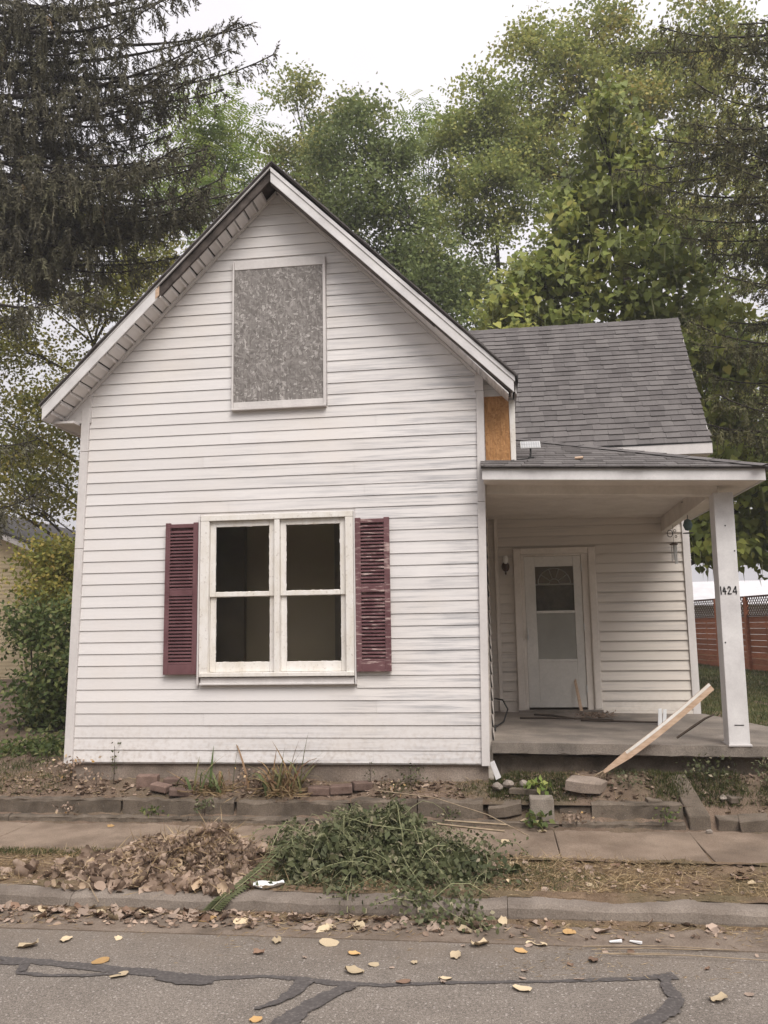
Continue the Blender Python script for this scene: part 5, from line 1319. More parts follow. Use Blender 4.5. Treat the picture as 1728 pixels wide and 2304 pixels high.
# shrubs at the left of the house
def shrub(label, base, bl, lsize, mat, n_per, name='shrub'):
    base = V3(base); t = thing(name, label, 'shrub', base); wood = MB(); parts = []
    for (x, y, z, r_, rz_, k) in bl:
        c = V3((x, y, z))-base; wood.tube(bez(V3((rnd.uniform(-.1, .1), rnd.uniform(-.1, .1), -.05)), V3((c.x*.4, c.y*.4, c.z*.7)), c, 6), [.02, .016, .013, .010, .007, .004], 4, False)
        nl_ = int(n_per*k); P = np.array(c)+R.normal(size=(nl_, 3))*[r_*.5, r_*.5, rz_*.5]
        P = P[P[:, 2]+base.z > .40]
        A = R.normal(size=(len(P), 3)); A[:, 2] -= .4
        parts.append(leaves(P, A, lsize*R.uniform(.7, 1.3, len(P)), lsize*.32, N=R.normal(size=(len(P), 3))*.7+np.array([0, -.3, .8])))
    v, f, tt = merge(parts); wood.build('stems', 'bark', t); link('foliage', fast_mesh('foliage', v, f, tt), mat, t); return t
bl = [(rnd.uniform(-6.85, -5.7), rnd.uniform(10.8, 12.2), z, .42, .30, .62) for z in (.6, .7, .85, 1.0, 1.1, 1.25, 1.4, 1.5, 1.65, 1.8, 1.95, 2.1) for _ in range(3)]
bl += [(rnd.uniform(-6.6, -5.7), rnd.uniform(11, 12), z, .35, .3, .5) for z in (2.2, 2.4)]
shrub('tangled green leafy shrub filling the gap left of the house', (-6.7, 11.6, .42), bl, .08, 'leaf_shrub', 430)
bl = [(rnd.uniform(-7.1, -6.0), rnd.uniform(11.9, 12.8), z, .42, .33, 1) for z in (2.3, 2.45, 2.6, 2.75, 2.9, 3.05) for _ in range(2)]
shrub('yellow-leaved sapling spray above the green shrub at the left', (-6.6, 12.3, .42), bl, .075, 'leaf_yellow', 520, 'sapling')
bl = [(-5.1+rnd.uniform(-.7, .5), 9.3+rnd.uniform(-.4, .4), .50, .4, .12, .5) for _ in range(9)]
shrub('low weeds spreading at the foot of the left shrub', (-5.1, 9.3, .42), bl, .06, 'leaf_shrub', 420, 'weed_patch')

# ------------------------------------------------------------------ plants, grass, litter
def iris(label, x, y, n, hmax, seed, tb):
    rg = random.Random(seed); t = thing('iris_clump', label, 'plant', (x, y, float(zyard(x, y))-.02)); Vs, Fs, T = [], [], []
    for k in range(n):
        a = rg.uniform(0, 6.28); h_ = rg.uniform(.35, 1)*hmax; ln = rg.uniform(.1, .8)*hmax
        bx_, by_ = rg.gauss(0, .09), rg.gauss(0, .04); w = rg.uniform(.006, .015); droop_ = rg.choice((.1, .6, 1.0, 1.25, 1.4))
        ca, sa = math.cos(a), math.sin(a)*.5; n0 = len(Vs); col = min(1, max(0, rg.gauss(tb, .28)))
        for i in range(7):
            u = i/6; r_ = ln*u**1.5; zz_ = h_*(u-droop_*u**3*.75); ww = w*(1-u**2.2)+.001
            Vs += [(bx_+ca*r_-sa*ww*1.5, by_+sa*r_+ca*ww, zz_), (bx_+ca*r_+sa*ww*1.5+ww*.8, by_+sa*r_-ca*ww, zz_)]
            T += [col]*2
        Fs += [(n0+2*i, n0+2*i+1, n0+2*i+3, n0+2*i+2) for i in range(6)]
    link('blades', fast_mesh('blades', Vs, Fs, T), 'iris', t)
    P = np.stack([R.normal(0, .14, 160), R.normal(-.03, .06, 160), R.uniform(.01, .06, 160)], 1)
    v, f, tt = leaves(P, R.normal(size=(160, 3))*[1, .6, .25], R.uniform(.06, .2, 160), .006, fold=.1)
    link('dead_blades', fast_mesh('dead_blades', v, f, tt*.5), 'straw', t, kind='stuff')
iris('larger half-dried iris clump with curling blades in the flower bed', -1.95, 7.60, 84, .60, 3, .62)
iris('smaller greener iris clump left in the flower bed', -2.66, 7.62, 36, .50, 4, .35)
def weed(label, x, y, z, h_, mat, n=40, spread=.06, ls=.03, name='weed'):
    t = thing(name, label, 'weed', (x, y, z)); m_ = MB()
    m_.tube([(0, 0, -.02), (.005, 0, h_*.5), (.0, .0, h_)], [.004, .003, .002], 4); m_.build('stem', 'darkstick', t)
    P = R.normal(size=(n, 3))*[spread, spread, .1*h_]+np.stack([np.zeros(n), np.zeros(n), R.uniform(.2, 1, n)*h_], 1)
    v, f, tt = leaves(P, R.normal(size=(n, 3)), ls, ls*.3); link('leaves', fast_mesh('leaves', v, f, tt), mat, t, kind='stuff')
weed('thin dark dead weed standing against the foundation near its right end', -1.17, 7.70, .39, .20, 'leaf_brush', 26, .015, .025)
weed('dry weed tuft climbing the left corner board foot', -4.02, 7.66, .40, .22, 'litter', 130, .10, .04)
weed('thin weed stalk rising against the lowest boards left of centre', -3.62, 7.70, .40, .33, 'leaf_brush', 36, .02, .03)
weed('leafy green weed growing at the foot of the grey block', .30, 7.30, .11, .12, 'leaf_shrub', 46, .06, .07)
weed('broad-leaved green dandelion growing near the porch stones', .32, 7.60, .36, .10, 'leaf_fresh', 36, .05, .07)
weed('dark weed tuft growing right of the broken steps', 1.78, 7.70, .46, .18, 'leaf_brush', 120, .12, .04)
weed('wiry weed growing on the ledge left of the leaf heap', -2.62, 7.40, .17, .14, 'leaf_brush', 60, .07, .04)

for k_, (x_, y_) in enumerate(((-4.7, 7.36), (-3.9, 7.38), (-3.1, 7.37), (-.45, 7.38), (.62, 7.34), (1.35, 7.37), (2.6, 7.36))):
    weed(('far left', 'left of the flower bed bricks', 'below the upright brick', 'right of the brush heap', 'between the block and the steps', 'under the right end of the step', 'at the far right')[k_].join(('small weed growing in the ledge crack ', '')), x_, y_, .16 if x_ < 1.5 else .115, rnd.uniform(.06, .12), ('leaf_brush', 'litter', 'leaf_shrub')[k_ % 3], 50, .06, .035)
rw_ = [('straggly dry weed by the left corner of the flower bed', -3.75, 7.6, .14), ('wispy dry weed between the two iris clumps', -2.3, 7.66, .16), ('low dry weed right of the three bricks', -.95, 7.6, .12),
       ('thin weed beside the foundation under the second window shutter', -.80, 7.7, .17), ('straggly weed over the broken step tread', 1.1, 7.62, .13), ('dark straggly weed under the right end of the porch', 2.25, 7.66, .2)]
for lab, x, y, h_ in rw_: weed(lab, x, y, float(zyard(x, y)), h_, 'litter' if 'dry' in lab else 'leaf_brush', 70, .07, .035)
def scatter_stuff(name, label, cat_, data, mat):
    v, f, t = merge(data); o = link(name, fast_mesh(name, v, f, t), mat); tag(o, label, cat_, kind='stuff'); return o
def on(zf, xy, dz=0): return np.stack([xy[:, 0], xy[:, 1], zf(xy[:, 0], xy[:, 1])+dz], 1)
flat = lambda xy: np.stack([xy[:, 0], xy[:, 1], np.full(len(xy), .006)], 1)
def patchy(xy, sc=3., thr=.0, ph=0.):
    q = np.sin(xy[:, 0]*sc+ph)+np.sin(xy[:, 1]*sc*1.7+xy[:, 0]*sc*.6+ph*2)+.7*np.sin(xy[:, 0]*sc*2.7-xy[:, 1]*sc*2.1)
    return xy[q+R.normal(size=len(xy))*.5 > thr]
# dry thatch on the verge
xy = sprinkle(-6, 5, 5.62, 6.42, 34000); P = on(zverge, patchy(xy, 3, -.6), .004)
A = R.normal(size=P.shape); A[:, 2] = np.abs(A[:, 2])*.25
d1 = leaves(P, A, R.uniform(.03, .12, len(P)), .0018, fold=0)
xy = sprinkle(-6, 5, 5.10, 5.46, 7000); xy = patchy(xy, 4, .1); xy = xy[R.rand(len(xy)) < (xy[:, 1]-5.0)/.4]; P = flat(xy)
A = R.normal(size=P.shape); A[:, 2] = np.abs(A[:, 2])*.12
d2 = leaves(P, A, R.uniform(.03, .11, len(P)), .0018, fold=0)
xy = sprinkle(-6, 5, 4.62, 5.1, 2400); P = flat(patchy(xy, 2.5, .8)); A = R.normal(size=P.shape); A[:, 2] = np.abs(A[:, 2])*.05
d3 = leaves(P, A, R.uniform(.02, .07, len(P)), .0015, fold=0)
xy = sprinkle(-6, 4, 7.5, 7.95, 9000); P = on(zyard, patchy(xy, 2.4, .1, 1.), .003); A = R.normal(size=P.shape); A[:, 2] = np.abs(A[:, 2])*.3
d4 = leaves(P, A, R.uniform(.02, .09, len(P)), .002, fold=0)
scatter_stuff('dry_grass', 'thin dry straw strewn over the verge, gutter and yard', 'dry grass', [d1, d2, d3, d4], 'straw')
# green grass: verge right of the brush, yard patches, lawn
xy = sprinkle(-.3, 1.0, 5.68, 6.36, 3600); xy = xy[R.rand(len(xy)) < 1.1-xy[:, 0]]; g1_ = blades(on(zverge, patchy(xy, 5, .1)), .035, .0022, 2.5)
xy = sprinkle(-6, -2.6, 6.2, 6.40, 2500); g2_ = blades(on(zverge, patchy(xy, 3, .1)), .05, .003, 1.2)
xy = sprinkle(-.1, 2.6, 7.5, 7.78, 9000); g3_ = blades(on(zyard, patchy(xy, 5, -.2)), .055, .003, 1.3)
xy = sprinkle(-7.5, -4.1, 7.55, 9.5, 9000); g4_ = blades(on(zyard, patchy(xy, 2, -.3)), .05, .003, 1.3)
xy = sprinkle(2.5, 9, 9.0, 26, 42000); g5_ = blades(on(lawnz, xy), .075, .006, 1.0)
xy = sprinkle(-1.1, .0, 7.5, 7.74, 1500); g6_ = blades(on(zyard, patchy(xy, 4, .4)), .04, .003, 1.3)
scatter_stuff('grass', 'short green grass in patches on the verge, yard and side lawn', 'grass', [g1_, g2_, g3_, g4_, g5_, g6_], 'grass')

# crumpled leaf shape: a curled patch of 5 x 4 points
def leaf_grid(seed, curl=.5, nx=6, ny=5):
    rg = np.random.RandomState(seed); u = np.linspace(-1, 1, nx); Vs = []
    outline = 1-.55*np.abs(u)**2.2+rg.uniform(-.12, .12, nx)
    for i, a in enumerate(u):
        for j, c in enumerate(np.linspace(-1, 1, ny)):
            x = a*(1+.1*rg.uniform(-1, 1)*abs(c)); y = c*.72*outline[i]+.06*rg.normal()*abs(c)
            z = curl*(.22*c*c+.18*a*a*rg.uniform(.4, 1.4)+.12*math.sin(3*a+seed)*c)+.03*rg.normal()
            Vs.append((x, y, z))
    Vs = np.array(Vs); Vs[:, 2] -= Vs[:, 2].min()
    i = np.arange(nx*ny).reshape(nx, ny)
    Fs = np.stack([i[:-1, :-1], i[1:, :-1], i[1:, 1:], i[:-1, 1:]], -1).reshape(-1, 4)
    return Vs, Fs
LG = [leaf_grid(k, c) for k, c in enumerate((.5, .9, 1.4, 1.8, 1.1, .7))]
def rotm3(n):
    q = R.normal(size=(n, 4)); q /= np.linalg.norm(q, axis=1, keepdims=True); w, x, y, z = q.T
    return np.stack([np.stack([1-2*(y*y+z*z), 2*(x*y-z*w), 2*(x*z+y*w)], -1), np.stack([2*(x*y+z*w), 1-2*(x*x+z*z), 2*(y*z-x*w)], -1), np.stack([2*(x*z-y*w), 2*(y*z+x*w), 1-2*(x*x+y*y)], -1)], 1)
def crumple(P, size, flatness=.5):
    parts = []; n = len(P); M3 = rotm3(n)
    th = R.uniform(0, 6.28, n); Zr = np.zeros((n, 3, 3)); Zr[:, 0, 0] = np.cos(th); Zr[:, 0, 1] = -np.sin(th); Zr[:, 1, 0] = np.sin(th); Zr[:, 1, 1] = np.cos(th); Zr[:, 2, 2] = 1
    for k in range(n):
        v, f = LG[R.randint(len(LG))]
        m3 = Zr[k]*flatness+M3[k]*(1-flatness); qm, _ = np.linalg.qr(m3)
        if qm[2, 2] < 0 and R.rand() < flatness: qm[:, 2] *= -1; qm[:, 0] *= 1
        parts.append((v@qm.T*size[k]+P[k], f, np.full(len(v), R.rand())))
    return merge(parts)
# heap of raked leaves
n = 1700; xy = np.stack([R.normal(-2.20, .42, n*2), R.normal(5.92, .21, n*2)], 1)
def heap(x, y):
    return zverge(x, y)+(.20*np.exp(-((x+2.06)/.42)**2-((y-6.02)/.22)**2)+.10*np.exp(-((x+2.55)/.34)**2-((y-6.02)/.2)**2))*(1+.25*np.sin(11*x+2)*np.sin(10*y))
xy = xy[(xy[:, 1] > 5.50) & (xy[:, 1] < 6.45) & (xy[:, 0] < -1.66)][:n]
P = np.stack([xy[:, 0], xy[:, 1], heap(xy[:, 0], xy[:, 1])+R.uniform(-.01, .03, len(xy))], 1)
hp_ = thing('leaf_heap', 'raked heap of crumpled tan leaves on the verge by the kerb', 'leaf heap', (0, 0, 0)); hp_['kind'] = 'stuff'
v, f, t = crumple(P, R.uniform(.028, .058, len(P)), .45)
link('heaped_leaves', fast_mesh('heaped_leaves', v, f, t*.9), 'litter', hp_, kind='stuff')
xs_ = np.linspace(-3.1, -1.4, 34); ys_ = np.linspace(5.56, 6.5, 20)
sheet('heap_core', xs_, ys_, lambda x, y: heap(x, y)-.008, 'verge', kind='stuff', parent=hp_)
n = 1500; xy = np.stack([R.normal(-2.2, .33, n), R.normal(5.93, .18, n)], 1); P = np.stack([xy[:, 0], xy[:, 1], heap(xy[:, 0], xy[:, 1])+R.uniform(0, .05, n)], 1)
A = R.normal(size=(n, 3))*[1, 1, .5]; v, f, t = leaves(P, A, R.uniform(.05, .20, n), .0024, fold=0); link('heap_straw', fast_mesh('heap_straw', v, f, t), 'straw', hp_, kind='stuff')

# heap of cut vines and brush
def bheap(x, y):
    q = np.maximum(np.abs((x+.97)/.70), .01)**2.6+np.abs((y-6.28)/.40)**2.4
    return .10+.285*np.exp(-q)*(1+.20*np.sin(7*x+1)*np.sin(6*y+2)+.16*np.sin(15*x+3*y)+.10*np.sin(23*x-9*y))
bp = thing('brush_heap', 'heap of cut green vines and twigs piled between sidewalk and kerb', 'brush heap', (0, 0, 0)); bp['kind'] = 'stuff'
stems = MB(); parts = []
for k in range(95):
    x0, y0 = rnd.gauss(-.98, .40), rnd.gauss(6.12, .25); a = rnd.gauss(0, .6)+(0 if rnd.random() < .5 else math.pi); ln = rnd.uniform(.35, 1.0)
    pts = []
    for i in range(7):
        u = i/6-.35; x, y = x0+math.cos(a)*ln*u, y0+math.sin(a)*ln*u*.7-.10*max(0, u)**2
        z = max(float(bheap(x, y)), .10)+rnd.uniform(-.12, .06)+.06*math.sin(i+k)
        pts.append(V3((x, y, max(z, .10))))
    dryst = k % 3 == 0
    stems.tube(pts, [rnd.uniform(.0014, .0036)]*7, 4, False)
    pa = np.array([tuple(p) for p in pts])
    m = rnd.randint(50, 110); ii = R.randint(0, 6, m); fr_ = R.rand(m, 1); Pb = pa[ii]*(1-fr_)+pa[ii+1]*fr_+R.normal(size=(m, 3))*[.03, .03, .025]
    ls = rnd.choice((.015, .022, .035, .05, .065)); A = R.normal(size=(m, 3)); A[:, 2] -= .5
    parts.append(leaves(Pb, A, ls*R.uniform(.7, 1.3, m), ls*.33, N=R.normal(size=(m, 3))*.8+np.array([0, -.3, .7]), tint=np.clip(R.normal(.2+.5*rnd.random(), .2, m), 0, 1)))
# trailing runners over the kerb into the gutter
for (pts, m) in (([(-.75, 6.0, .34), (-.62, 5.75, .22), (-.50, 5.55, .14), (-.36, 5.42, .06), (-.20, 5.28, .03)], 220), ([(-.85, 5.95, .3), (-.70, 5.7, .18), (-.60, 5.50, .12), (-.50, 5.40, .05), (-.42, 5.30, .02)], 190),
                 ([(-.6, 6.0, .35), (-.45, 5.8, .24), (-.32, 5.6, .15), (-.22, 5.44, .07), (-.10, 5.22, .02)], 200), ([(-1.02, 5.92, .28), (-1.0, 5.66, .13), (-.99, 5.5, .10), (-.98, 5.42, .03)], 70),
                 ([(-1.5, 6.05, .3), (-1.62, 5.8, .2), (-1.72, 5.6, .13), (-1.80, 5.46, .09), (-1.86, 5.41, .03)], 0),
                 ([(-.3, 6.2, .35), (-.14, 6.05, .33), (-.10, 5.95, .22), (-.12, 5.8, .13)], 110), ([(-1.3, 6.3, .45), (-.9, 6.0, .43), (-.55, 5.95, .4), (-.45, 5.85, .15)], 40)):
    pv = [V3(p) for p in pts]; stems.tube(pv, .0028, 4, False); pa = np.array(pts)
    if m:
        ii = R.randint(0, len(pts)-1, m); fr_ = R.rand(m, 1); Pb = pa[ii]*(1-fr_)+pa[ii+1]*fr_+R.normal(size=(m, 3))*[.075, .04, .025]; Pb[:, 2] = np.maximum(Pb[:, 2], np.where(Pb[:, 1] > 5.45, .10, .015))
        A = R.normal(size=(m, 3)); A[:, 2] -= .3
        parts.append(leaves(Pb, A, R.uniform(.025, .055, m), .014, N=R.normal(size=(m, 3))*.8+np.array([0, -.3, .8]), tint=np.clip(R.normal(.5, .25, m), 0, 1)))
    else:   # fern-like frond with paired leaflets
        for i in range(26):
            u = i/26*(len(pts)-1); q = int(u); p = pa[q]*(1-(u-q))+pa[min(q+1, len(pts)-1)]*(u-q)
            for sg in (-1, 1): parts.append(leaves(p[None], np.array([[sg*1., -.5, -.15]]), .075, .016, N=np.array([[0, -.3, 1.]]), tint=np.array([.35+.2*R.rand()]), fold=.15))
# pale seed heads on top
n = 3400; xy = np.stack([R.normal(-.98, .36, n), R.normal(6.42, .15, n)], 1); P = np.stack([xy[:, 0], xy[:, 1], bheap(xy[:, 0], xy[:, 1])+R.uniform(-.03, .07, n)], 1)
parts.append(leaves(P, R.normal(size=(n, 3)), R.uniform(.012, .03, n), .006, tint=np.clip(R.normal(.72, .22, n), 0, 1)))
n = 8000; xy = np.stack([R.normal(-.88, .42, n), R.normal(6.05, .22, n)], 1); xy = xy[(xy[:, 1] > 5.6)]; P = np.stack([xy[:, 0], xy[:, 1], .1+(bheap(xy[:, 0], xy[:, 1])-.1)*R.rand(len(xy))], 1)
parts.append(leaves(P, R.normal(size=P.shape)-[0, 0, .5], R.uniform(.02, .05, len(P)), .011, tint=np.clip(R.normal(.4, .22, len(P)), 0, 1)))
for k in range(46):     # long loose runners and dry stalks sticking out of the heap
    x0, y0 = rnd.uniform(-1.5, -.25), rnd.uniform(5.75, 6.5); z0 = float(bheap(x0, y0))
    a = rnd.uniform(0, 6.28); ln = rnd.uniform(.25, .75); hh = rnd.uniform(.03, .16)
    pts = [V3((x0+math.cos(a)*ln*u, y0+math.sin(a)*ln*u*.6, max(.105, z0+hh*math.sin(3.1*u)-u*u*(z0-.1)*rnd.uniform(.5, 1.)))) for u in np.linspace(-.2, 1, 8)]
    stems.tube(pts, rnd.uniform(.0018, .0034), 4, False)
    if k % 2:
        pa = np.array([tuple(p) for p in pts]); m = rnd.randint(14, 40); ii = R.randint(0, 7, m); fr_ = R.rand(m, 1)
        Pb = pa[ii]*(1-fr_)+pa[ii+1]*fr_+R.normal(size=(m, 3))*.014; ls = rnd.choice((.03, .04, .055))
        parts.append(leaves(Pb, R.normal(size=(m, 3))-[0, 0, .4], ls, ls*.3, N=R.normal(size=(m, 3))*.7+np.array([0, -.3, .8]), tint=np.clip(R.normal(.55, .2, m), 0, 1)))
stems.build('vine_stems', 'stem', bp, kind='stuff'); v, f, t = merge(parts); link('vine_leaves', fast_mesh('vine_leaves', v, f, t), 'leaf_brush', bp, kind='stuff')
for pts, lab in (([(-.45, 6.10, .42), (-.2, 6.08, .40), (.02, 6.06, .385)], 'pale cut stick poking out of the brush heap to the right, lower'),
                 ([(-.4, 6.16, .43), (-.1, 6.13, .42), (.035, 6.12, .415)], 'pale cut stick poking out of the brush heap to the right, upper'),
                 ([(-.95, 6.55, .56), (-.5, 6.5, .52), (-.1, 6.5, .40), (.20, 6.55, .24)], 'long pale stem arching from the heap top onto the sidewalk'),
                 ([(-2.9, 5.62, .15), (-2.74, 5.5, .14), (-2.62, 5.40, .06)], 'bent thin twig lying over the kerb at the left')):
    o = MB().tube([V3(p) for p in pts], [.008]*len(pts) if 'cut' in lab else [.004]*len(pts), 5).build('twig', 'twig'); tag(o, lab, 'twig')

# fallen leaves, each its own object
lm = {}
for mk in ('fl_tan', 'fl_pale', 'fl_orange', 'fl_brown'):
    for k in range(4):
        v, f = LG[(0, 1, 2, 4)[k]]; v = v.copy()
        me = fast_mesh('fallen_leaf', v, f, smooth=False); me.materials.append(MT[mk]); lm[mk, k] = me
def fleaf(x, y, z, s_, mk, label, group=None, tilt=.25, k=None):
    o = link('fallen_leaf', lm[mk, rnd.randrange(4) if k is None else k], None, loc=(x, y, z+.002), rot=(rnd.uniform(-tilt, tilt), rnd.uniform(-tilt, tilt), rnd.uniform(0, 6.28)))
    o.scale = (s_, s_, s_*rnd.uniform(.45, .95)); tag(o, label, 'leaf', group)
RL = [(-2.745, 4.783, .058, 'fl_pale', 'pale yellow leaf on the road at the far left above the tar'), (-2.576, 4.906, .052, 'fl_pale', 'pale leaf on the road edge near the left kerb joint'),
      (-2.214, 4.612, .05, 'fl_orange', 'small golden leaf at the upper rim of the left tar line'), (-2.028, 4.444, .048, 'fl_pale', 'arched yellow leaf on the dark tar patch at the left'),
      (-2.27, 4.95, .028, 'fl_pale', 'small oval pale leaf on the road near the gutter'), (-1.011, 4.985, .058, 'fl_pale', 'broad pale leaf on the road below the brush heap'),
      (-.797, 4.599, .05, 'fl_pale', 'pale leaf on the road just above the tar fork'), (-.707, 4.698, .03, 'fl_pale', 'small pale leaf right of the tar fork'),
      (-.838, 4.84, .036, 'fl_orange', 'yellow leaf on the road midway between gutter and tar fork'), (-1.37, 4.8, .035, 'fl_brown', 'small brown curled leaf on the road left of centre'),
      (-1.162, 4.02, .03, 'fl_orange', 'small yellow leaf at the bottom edge of the road'), (-1.317, 4.977, .04, 'fl_pale', 'cream leaf on the road edge below the leaf heap'),
      (-.523, 4.494, .04, 'fl_brown', 'dark brown leaf lying on the thin tar line'), (-.314, 4.555, .034, 'fl_pale', 'white-looking leaf beside the thin tar line'),
      (.072, 4.466, .048, 'fl_pale', 'flat yellow leaf on the road below the right tar line'), (1.01, 4.436, .055, 'fl_pale', 'large pale leaf on the road at the far right'),
      (-.144, 5.025, .062, 'fl_pale', 'broad bright cream leaf at the road edge below the vine runner'), (-.274, 4.863, .05, 'fl_pale', 'pointed pale leaf on the road centre'),
      (.081, 4.96, .038, 'fl_orange', 'golden leaf at the road edge right of centre'), (.19, 5.07, .05, 'fl_pale', 'curled cream leaf at the gutter edge right of centre'),
      (.373, 5.267, .05, 'fl_orange', 'orange tan leaf in the gutter under the right kerb'), (-.237, 5.234, .055, 'fl_pale', 'pale curled leaf in the gutter right of the vine runners'),
      (-.128, 5.34, .058, 'fl_brown', 'rusty folded leaf against the kerb right of the vine runners'), (-.494, 4.748, .024, 'fl_pale', 'tiny yellow leaf on the road under the vine runners'),
      (.467, 4.864, .045, 'fl_brown', 'brown curled leaf by the straw stems on the road'), (-3.305, 6.206, .055, 'fl_orange', 'bright orange leaf on the verge at the left'),
      (-4.15, 7.62, .04, 'fl_orange', 'orange leaf on the grass left of the house corner'), (.02, 6.88, .05, 'fl_pale', 'pale leaf on the sidewalk right of the brush heap'),
      (.33, 7.22, .045, 'fl_pale', 'yellow leaf at the back of the sidewalk under the grey block'), (.19, 7.30, .04, 'fl_pale', 'yellow leaf on the low ledge left of the grey block'),
      (-3.4, 7.2, .04, 'fl_orange', 'rust orange leaf at the back of the left sidewalk'), (-1.85, 5.30, .06, 'fl_orange', 'large yellow leaf in the gutter below the leaf heap')]
for x, y, s_, mk, lab in RL:
    z = .002 if y < 5.46 else float(zverge(x, y)) if y < 6.37 else .112 if y < 7.36 else float(zyard(x, y))
    if lab.startswith('yellow leaf on the low'): z, y = .165, 7.38
    fleaf(x, y, z, s_, mk, lab, None, .18)
used_lab = set()
MKW = {'fl_tan': 'tan', 'fl_pale': 'pale', 'fl_orange': 'orange', 'fl_brown': 'brown'}
def where_x(x, near):
    if near == 'yard':
        P_ = ((-5.7, 'the left picture edge'), (-5.2, 'the left edge of the shrub foot'), (-4.7, 'the middle of the shrub foot'), (-4.1, 'the left house corner'), (-3.3, 'the upright brick'), (-2.66, 'the smaller iris clump'), (-1.95, 'the larger iris clump'), (-1.4, 'the bricks right of the irises'), (-.7, 'the right end of the foundation'), (.1, 'the house corner stones'), (.7, 'the broken board foot'), (1.2, 'the middle of the broken step'), (1.6, 'the step cheek'), (2.1, 'the porch post'))
    else:
        P_ = ((-3.2, 'the left picture edge'), (-2.84, 'the left kerb joint'), (-2.5, 'the left slope of the leaf heap'), (-2.15, 'the middle of the leaf heap'), (-1.85, 'the fern-like frond'), (-1.55, 'the white bag'), (-1.1, 'the brush heap'), (-.6, 'the short vine runner'), (-.2, 'the long vine runner'), (.02, 'the middle kerb joint'), (.42, 'the sidewalk joint'), (.7, 'the paper scraps'), (1.05, 'the straw stems'), (1.6, 'the right picture edge'))
    return min(P_, key=lambda q: abs(q[0]-x))[1]
def own_label(x, y, s_, mk, tail, near, fallback):
    sz = 'small' if s_ < .032 else 'large' if s_ > .046 else 'medium'
    for extra in ('', ', road side', ', house side'):
        lab = '%s %s leaf %s near %s%s' % (sz, MKW[mk], tail, where_x(x, near).replace('the left slope of the', 'the left of the'), extra)
        if lab not in used_lab:
            used_lab.add(lab); return lab
    return None
def many(n, x0, x1, y0, y1, zf, label, group, sz=(.03, .055), mats=('fl_tan', 'fl_tan', 'fl_tan', 'fl_tan', 'fl_pale', 'fl_brown'), tilt=.6, bias=None):
    for _ in range(n):
        x, y = rnd.uniform(x0, x1), rnd.uniform(y0, y1)
        if bias: x, y = bias(x, y)
        z = zf(x, y) if callable(zf) else zf
        ss_ = rnd.uniform(*sz); mk = rnd.choice(mats)
        tail = ('against the kerb' if y > 5.36 else 'on the outer gutter edge' if y < 5.25 else 'mid gutter') if 'gutter under' in label else 'on the road edge' if 'road' in label else 'on the verge' if 'verge' in label else 'on the dirt bed' if 'bed' in label else 'in the weeds' if 'weeds' in label else 'by the shrub'
        lab = own_label(x, y, ss_, mk, tail, 'yard' if y > 7.3 else 'street', label)
        if lab: fleaf(x, y, float(z), ss_, mk, lab, group, tilt)
many(104, -3.3, 1.6, 5.14, 5.43, .004, 'crumpled dry leaf lying in the gutter under the kerb', 'dry leaves in the gutter', bias=lambda x, y: (x if rnd.random() < .35 else -3.3+(x+3.3)*.5, 5.43-(5.43-y)*rnd.random()))
many(34, -3.6, -1.6, 5.62, 6.3, zverge, 'dry tan leaf lying on the verge around the leaf heap', 'dry leaves round the heap')
many(22, -.1, 2.0, 5.62, 6.34, zverge, 'dry tan leaf lying on the right verge grass', 'dry leaves on the right verge', (.025, .042))
many(34, -4.0, -.4, 7.52, 7.74, zyard, 'dry leaf lying on the dirt bed along the foundation', 'dry leaves in the flower bed', (.025, .045), ('fl_tan', 'fl_tan', 'fl_brown'))
many(22, .0, 2.3, 7.45, 7.72, zyard, 'dry leaf lying in the weeds below the porch', 'dry leaves below the porch', (.025, .042), ('fl_tan', 'fl_tan', 'fl_brown', 'fl_pale'))
many(26, -5.9, -4.2, 7.9, 9.6, zyard, 'dry pale leaf lying under the left shrub', 'dry leaves under the shrub', (.03, .05), ('fl_tan', 'fl_tan', 'fl_pale'))
many(16, -1.5, 1.5, 4.5, 5.1, .002, 'small dry leaf lying on the road beside the gutter', 'small leaves on the road', (.014, .028), tilt=.3)
n = 1500; xy = np.concatenate([np.stack([R.uniform(-5, -.3, 700), 7.52+.24*R.rand(700)**1.5], 1), np.stack([R.uniform(-.1, 2.6, 420), R.uniform(7.45, 7.8, 420)], 1), np.stack([R.uniform(-6.2, -4.0, 380), R.uniform(7.6, 9.6, 380)], 1)])
P = np.stack([xy[:, 0], xy[:, 1], zyard(xy[:, 0], xy[:, 1])+R.uniform(0, .012, len(xy))], 1); v, f, t = crumple(P, R.uniform(.008, .028, len(P)), .7)
o = link('leaf_litter', fast_mesh('leaf_litter', v, f, t*.75), 'litter'); tag(o, 'broken bits of dry leaves on the dirt round the house front', 'leaf litter', kind='stuff')
xy = np.concatenate([np.stack([R.uniform(-5, 3, 900), R.uniform(5.62, 6.36, 900)], 1), np.stack([R.normal(-2, 1.6, 700), 5.44-.30*R.rand(700)**1.6], 1)])
P = np.stack([xy[:, 0], xy[:, 1], np.where(xy[:, 1] > 5.5, zverge(xy[:, 0], xy[:, 1]), .004)+R.uniform(0, .008, len(xy))], 1); v, f, t = crumple(P, R.uniform(.006, .024, len(P)), .7)
o = link('verge_litter', fast_mesh('verge_litter', v, f, t*.8), 'litter'); tag(o, 'small broken leaf bits over the verge and along the gutter', 'leaf litter', kind='stuff')
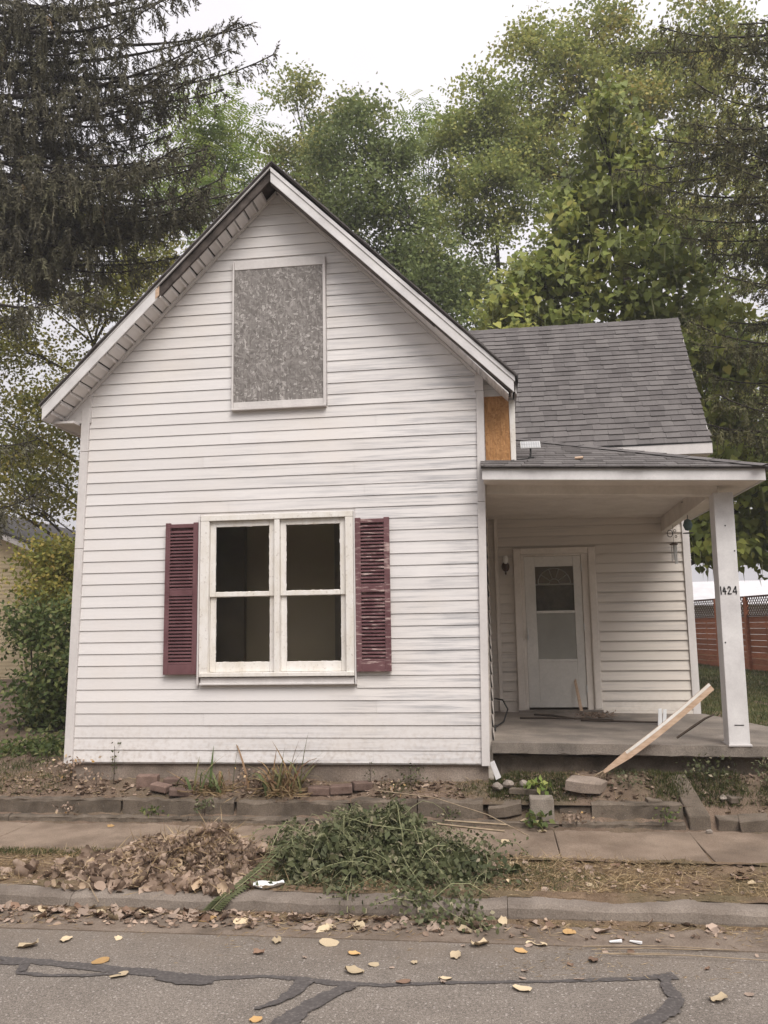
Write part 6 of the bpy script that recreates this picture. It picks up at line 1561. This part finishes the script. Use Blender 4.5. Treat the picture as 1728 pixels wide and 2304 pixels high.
# litter
o = fast_mesh('plastic_bag', LG[3][0]*[.105, .085, .06], LG[3][1], smooth=True); o = link('plastic_bag', o, 'white_plastic', loc=(-1.545, 5.64, .10), rot=(0, 0, .3)); tag(o, 'crumpled white plastic bag on the verge between leaf and brush heaps', 'plastic bag')
s_ = o.modifiers.new('sub', 'SUBSURF'); s_.levels = 1; s_.render_levels = 1
for (x, y, rz, lab) in ((.62, 5.12, .1, 'flat white paper scrap in the gutter at the right'), (.73, 5.12, -.6, 'tilted white paper scrap beside the flat one in the gutter')):
    o = MB().hexa([(-.035, -.008, 0), (.035, -.008, 0), (.035, .010, 0), (-.035, .010, 0)], [(-.035, -.008, .003), (.035, -.008, .012), (.035, .010, .012), (-.035, .010, .003)]).build('paper_scrap', 'white_plastic'); o.location = (x, y, .012); o.rotation_euler = (0, 0, rz); tag(o, lab, 'paper scrap')
ss = thing('straw_stems', 'bundle of long pale plant stems lying along the gutter at the right', 'straw', (0, 0, .01))
for k in range(4):
    y = 4.93+.03*k+rnd.uniform(-.03, .03); x0 = .46+rnd.uniform(-.05, .15); x1 = x0+rnd.uniform(.35, .95)
    MB().tube([(x0, y, .004), ((x0+x1)/2, y+rnd.uniform(-.02, .03), .012), (x1, y+rnd.uniform(-.02, .05), .004)], .0028, 5).build('stem', 'twig', ss)

# trees over the road behind the camera: they show in the window panes
n = 90000; x = R.uniform(-45, 45, n); top_ = 9+2.5*np.sin(x*.31)+1.5*np.sin(x*.83+1)
P = np.stack([x, -24+R.normal(size=n)*1.6, .3+top_*R.rand(n)**.8], 1)
v, f, t = leaves(P, R.normal(size=(n, 3)), R.uniform(.4, .8, n), .22)
o = link('far_trees', fast_mesh('far_trees', v, f, t), 'leaf_dark'); tag(o, 'row of trees on the far side of the road behind the viewer', 'trees', kind='stuff')
hz = MB().box(-405, 405, -405, 505, -1.2, 23.5).build('haze', None); hz['kind'] = 'stuff'; hz['label'] = 'thin pale haze added to lift dark tones over the whole yard'; hz['category'] = 'haze'
hm = bpy.data.materials.new('haze'); hm.use_nodes = True; ht = hm.node_tree; ht.nodes.clear()
pv_ = ht.nodes.new('ShaderNodeVolumePrincipled'); pv_.inputs['Density'].default_value = .0018; pv_.inputs['Color'].default_value = (.97, .96, .97, 1)  # thin volume added to lift the dark tones of spruces and far trees
ho = ht.nodes.new('ShaderNodeOutputMaterial'); ht.links.new(pv_.outputs[0], ho.inputs['Volume']); hz.data.materials.append(hm)
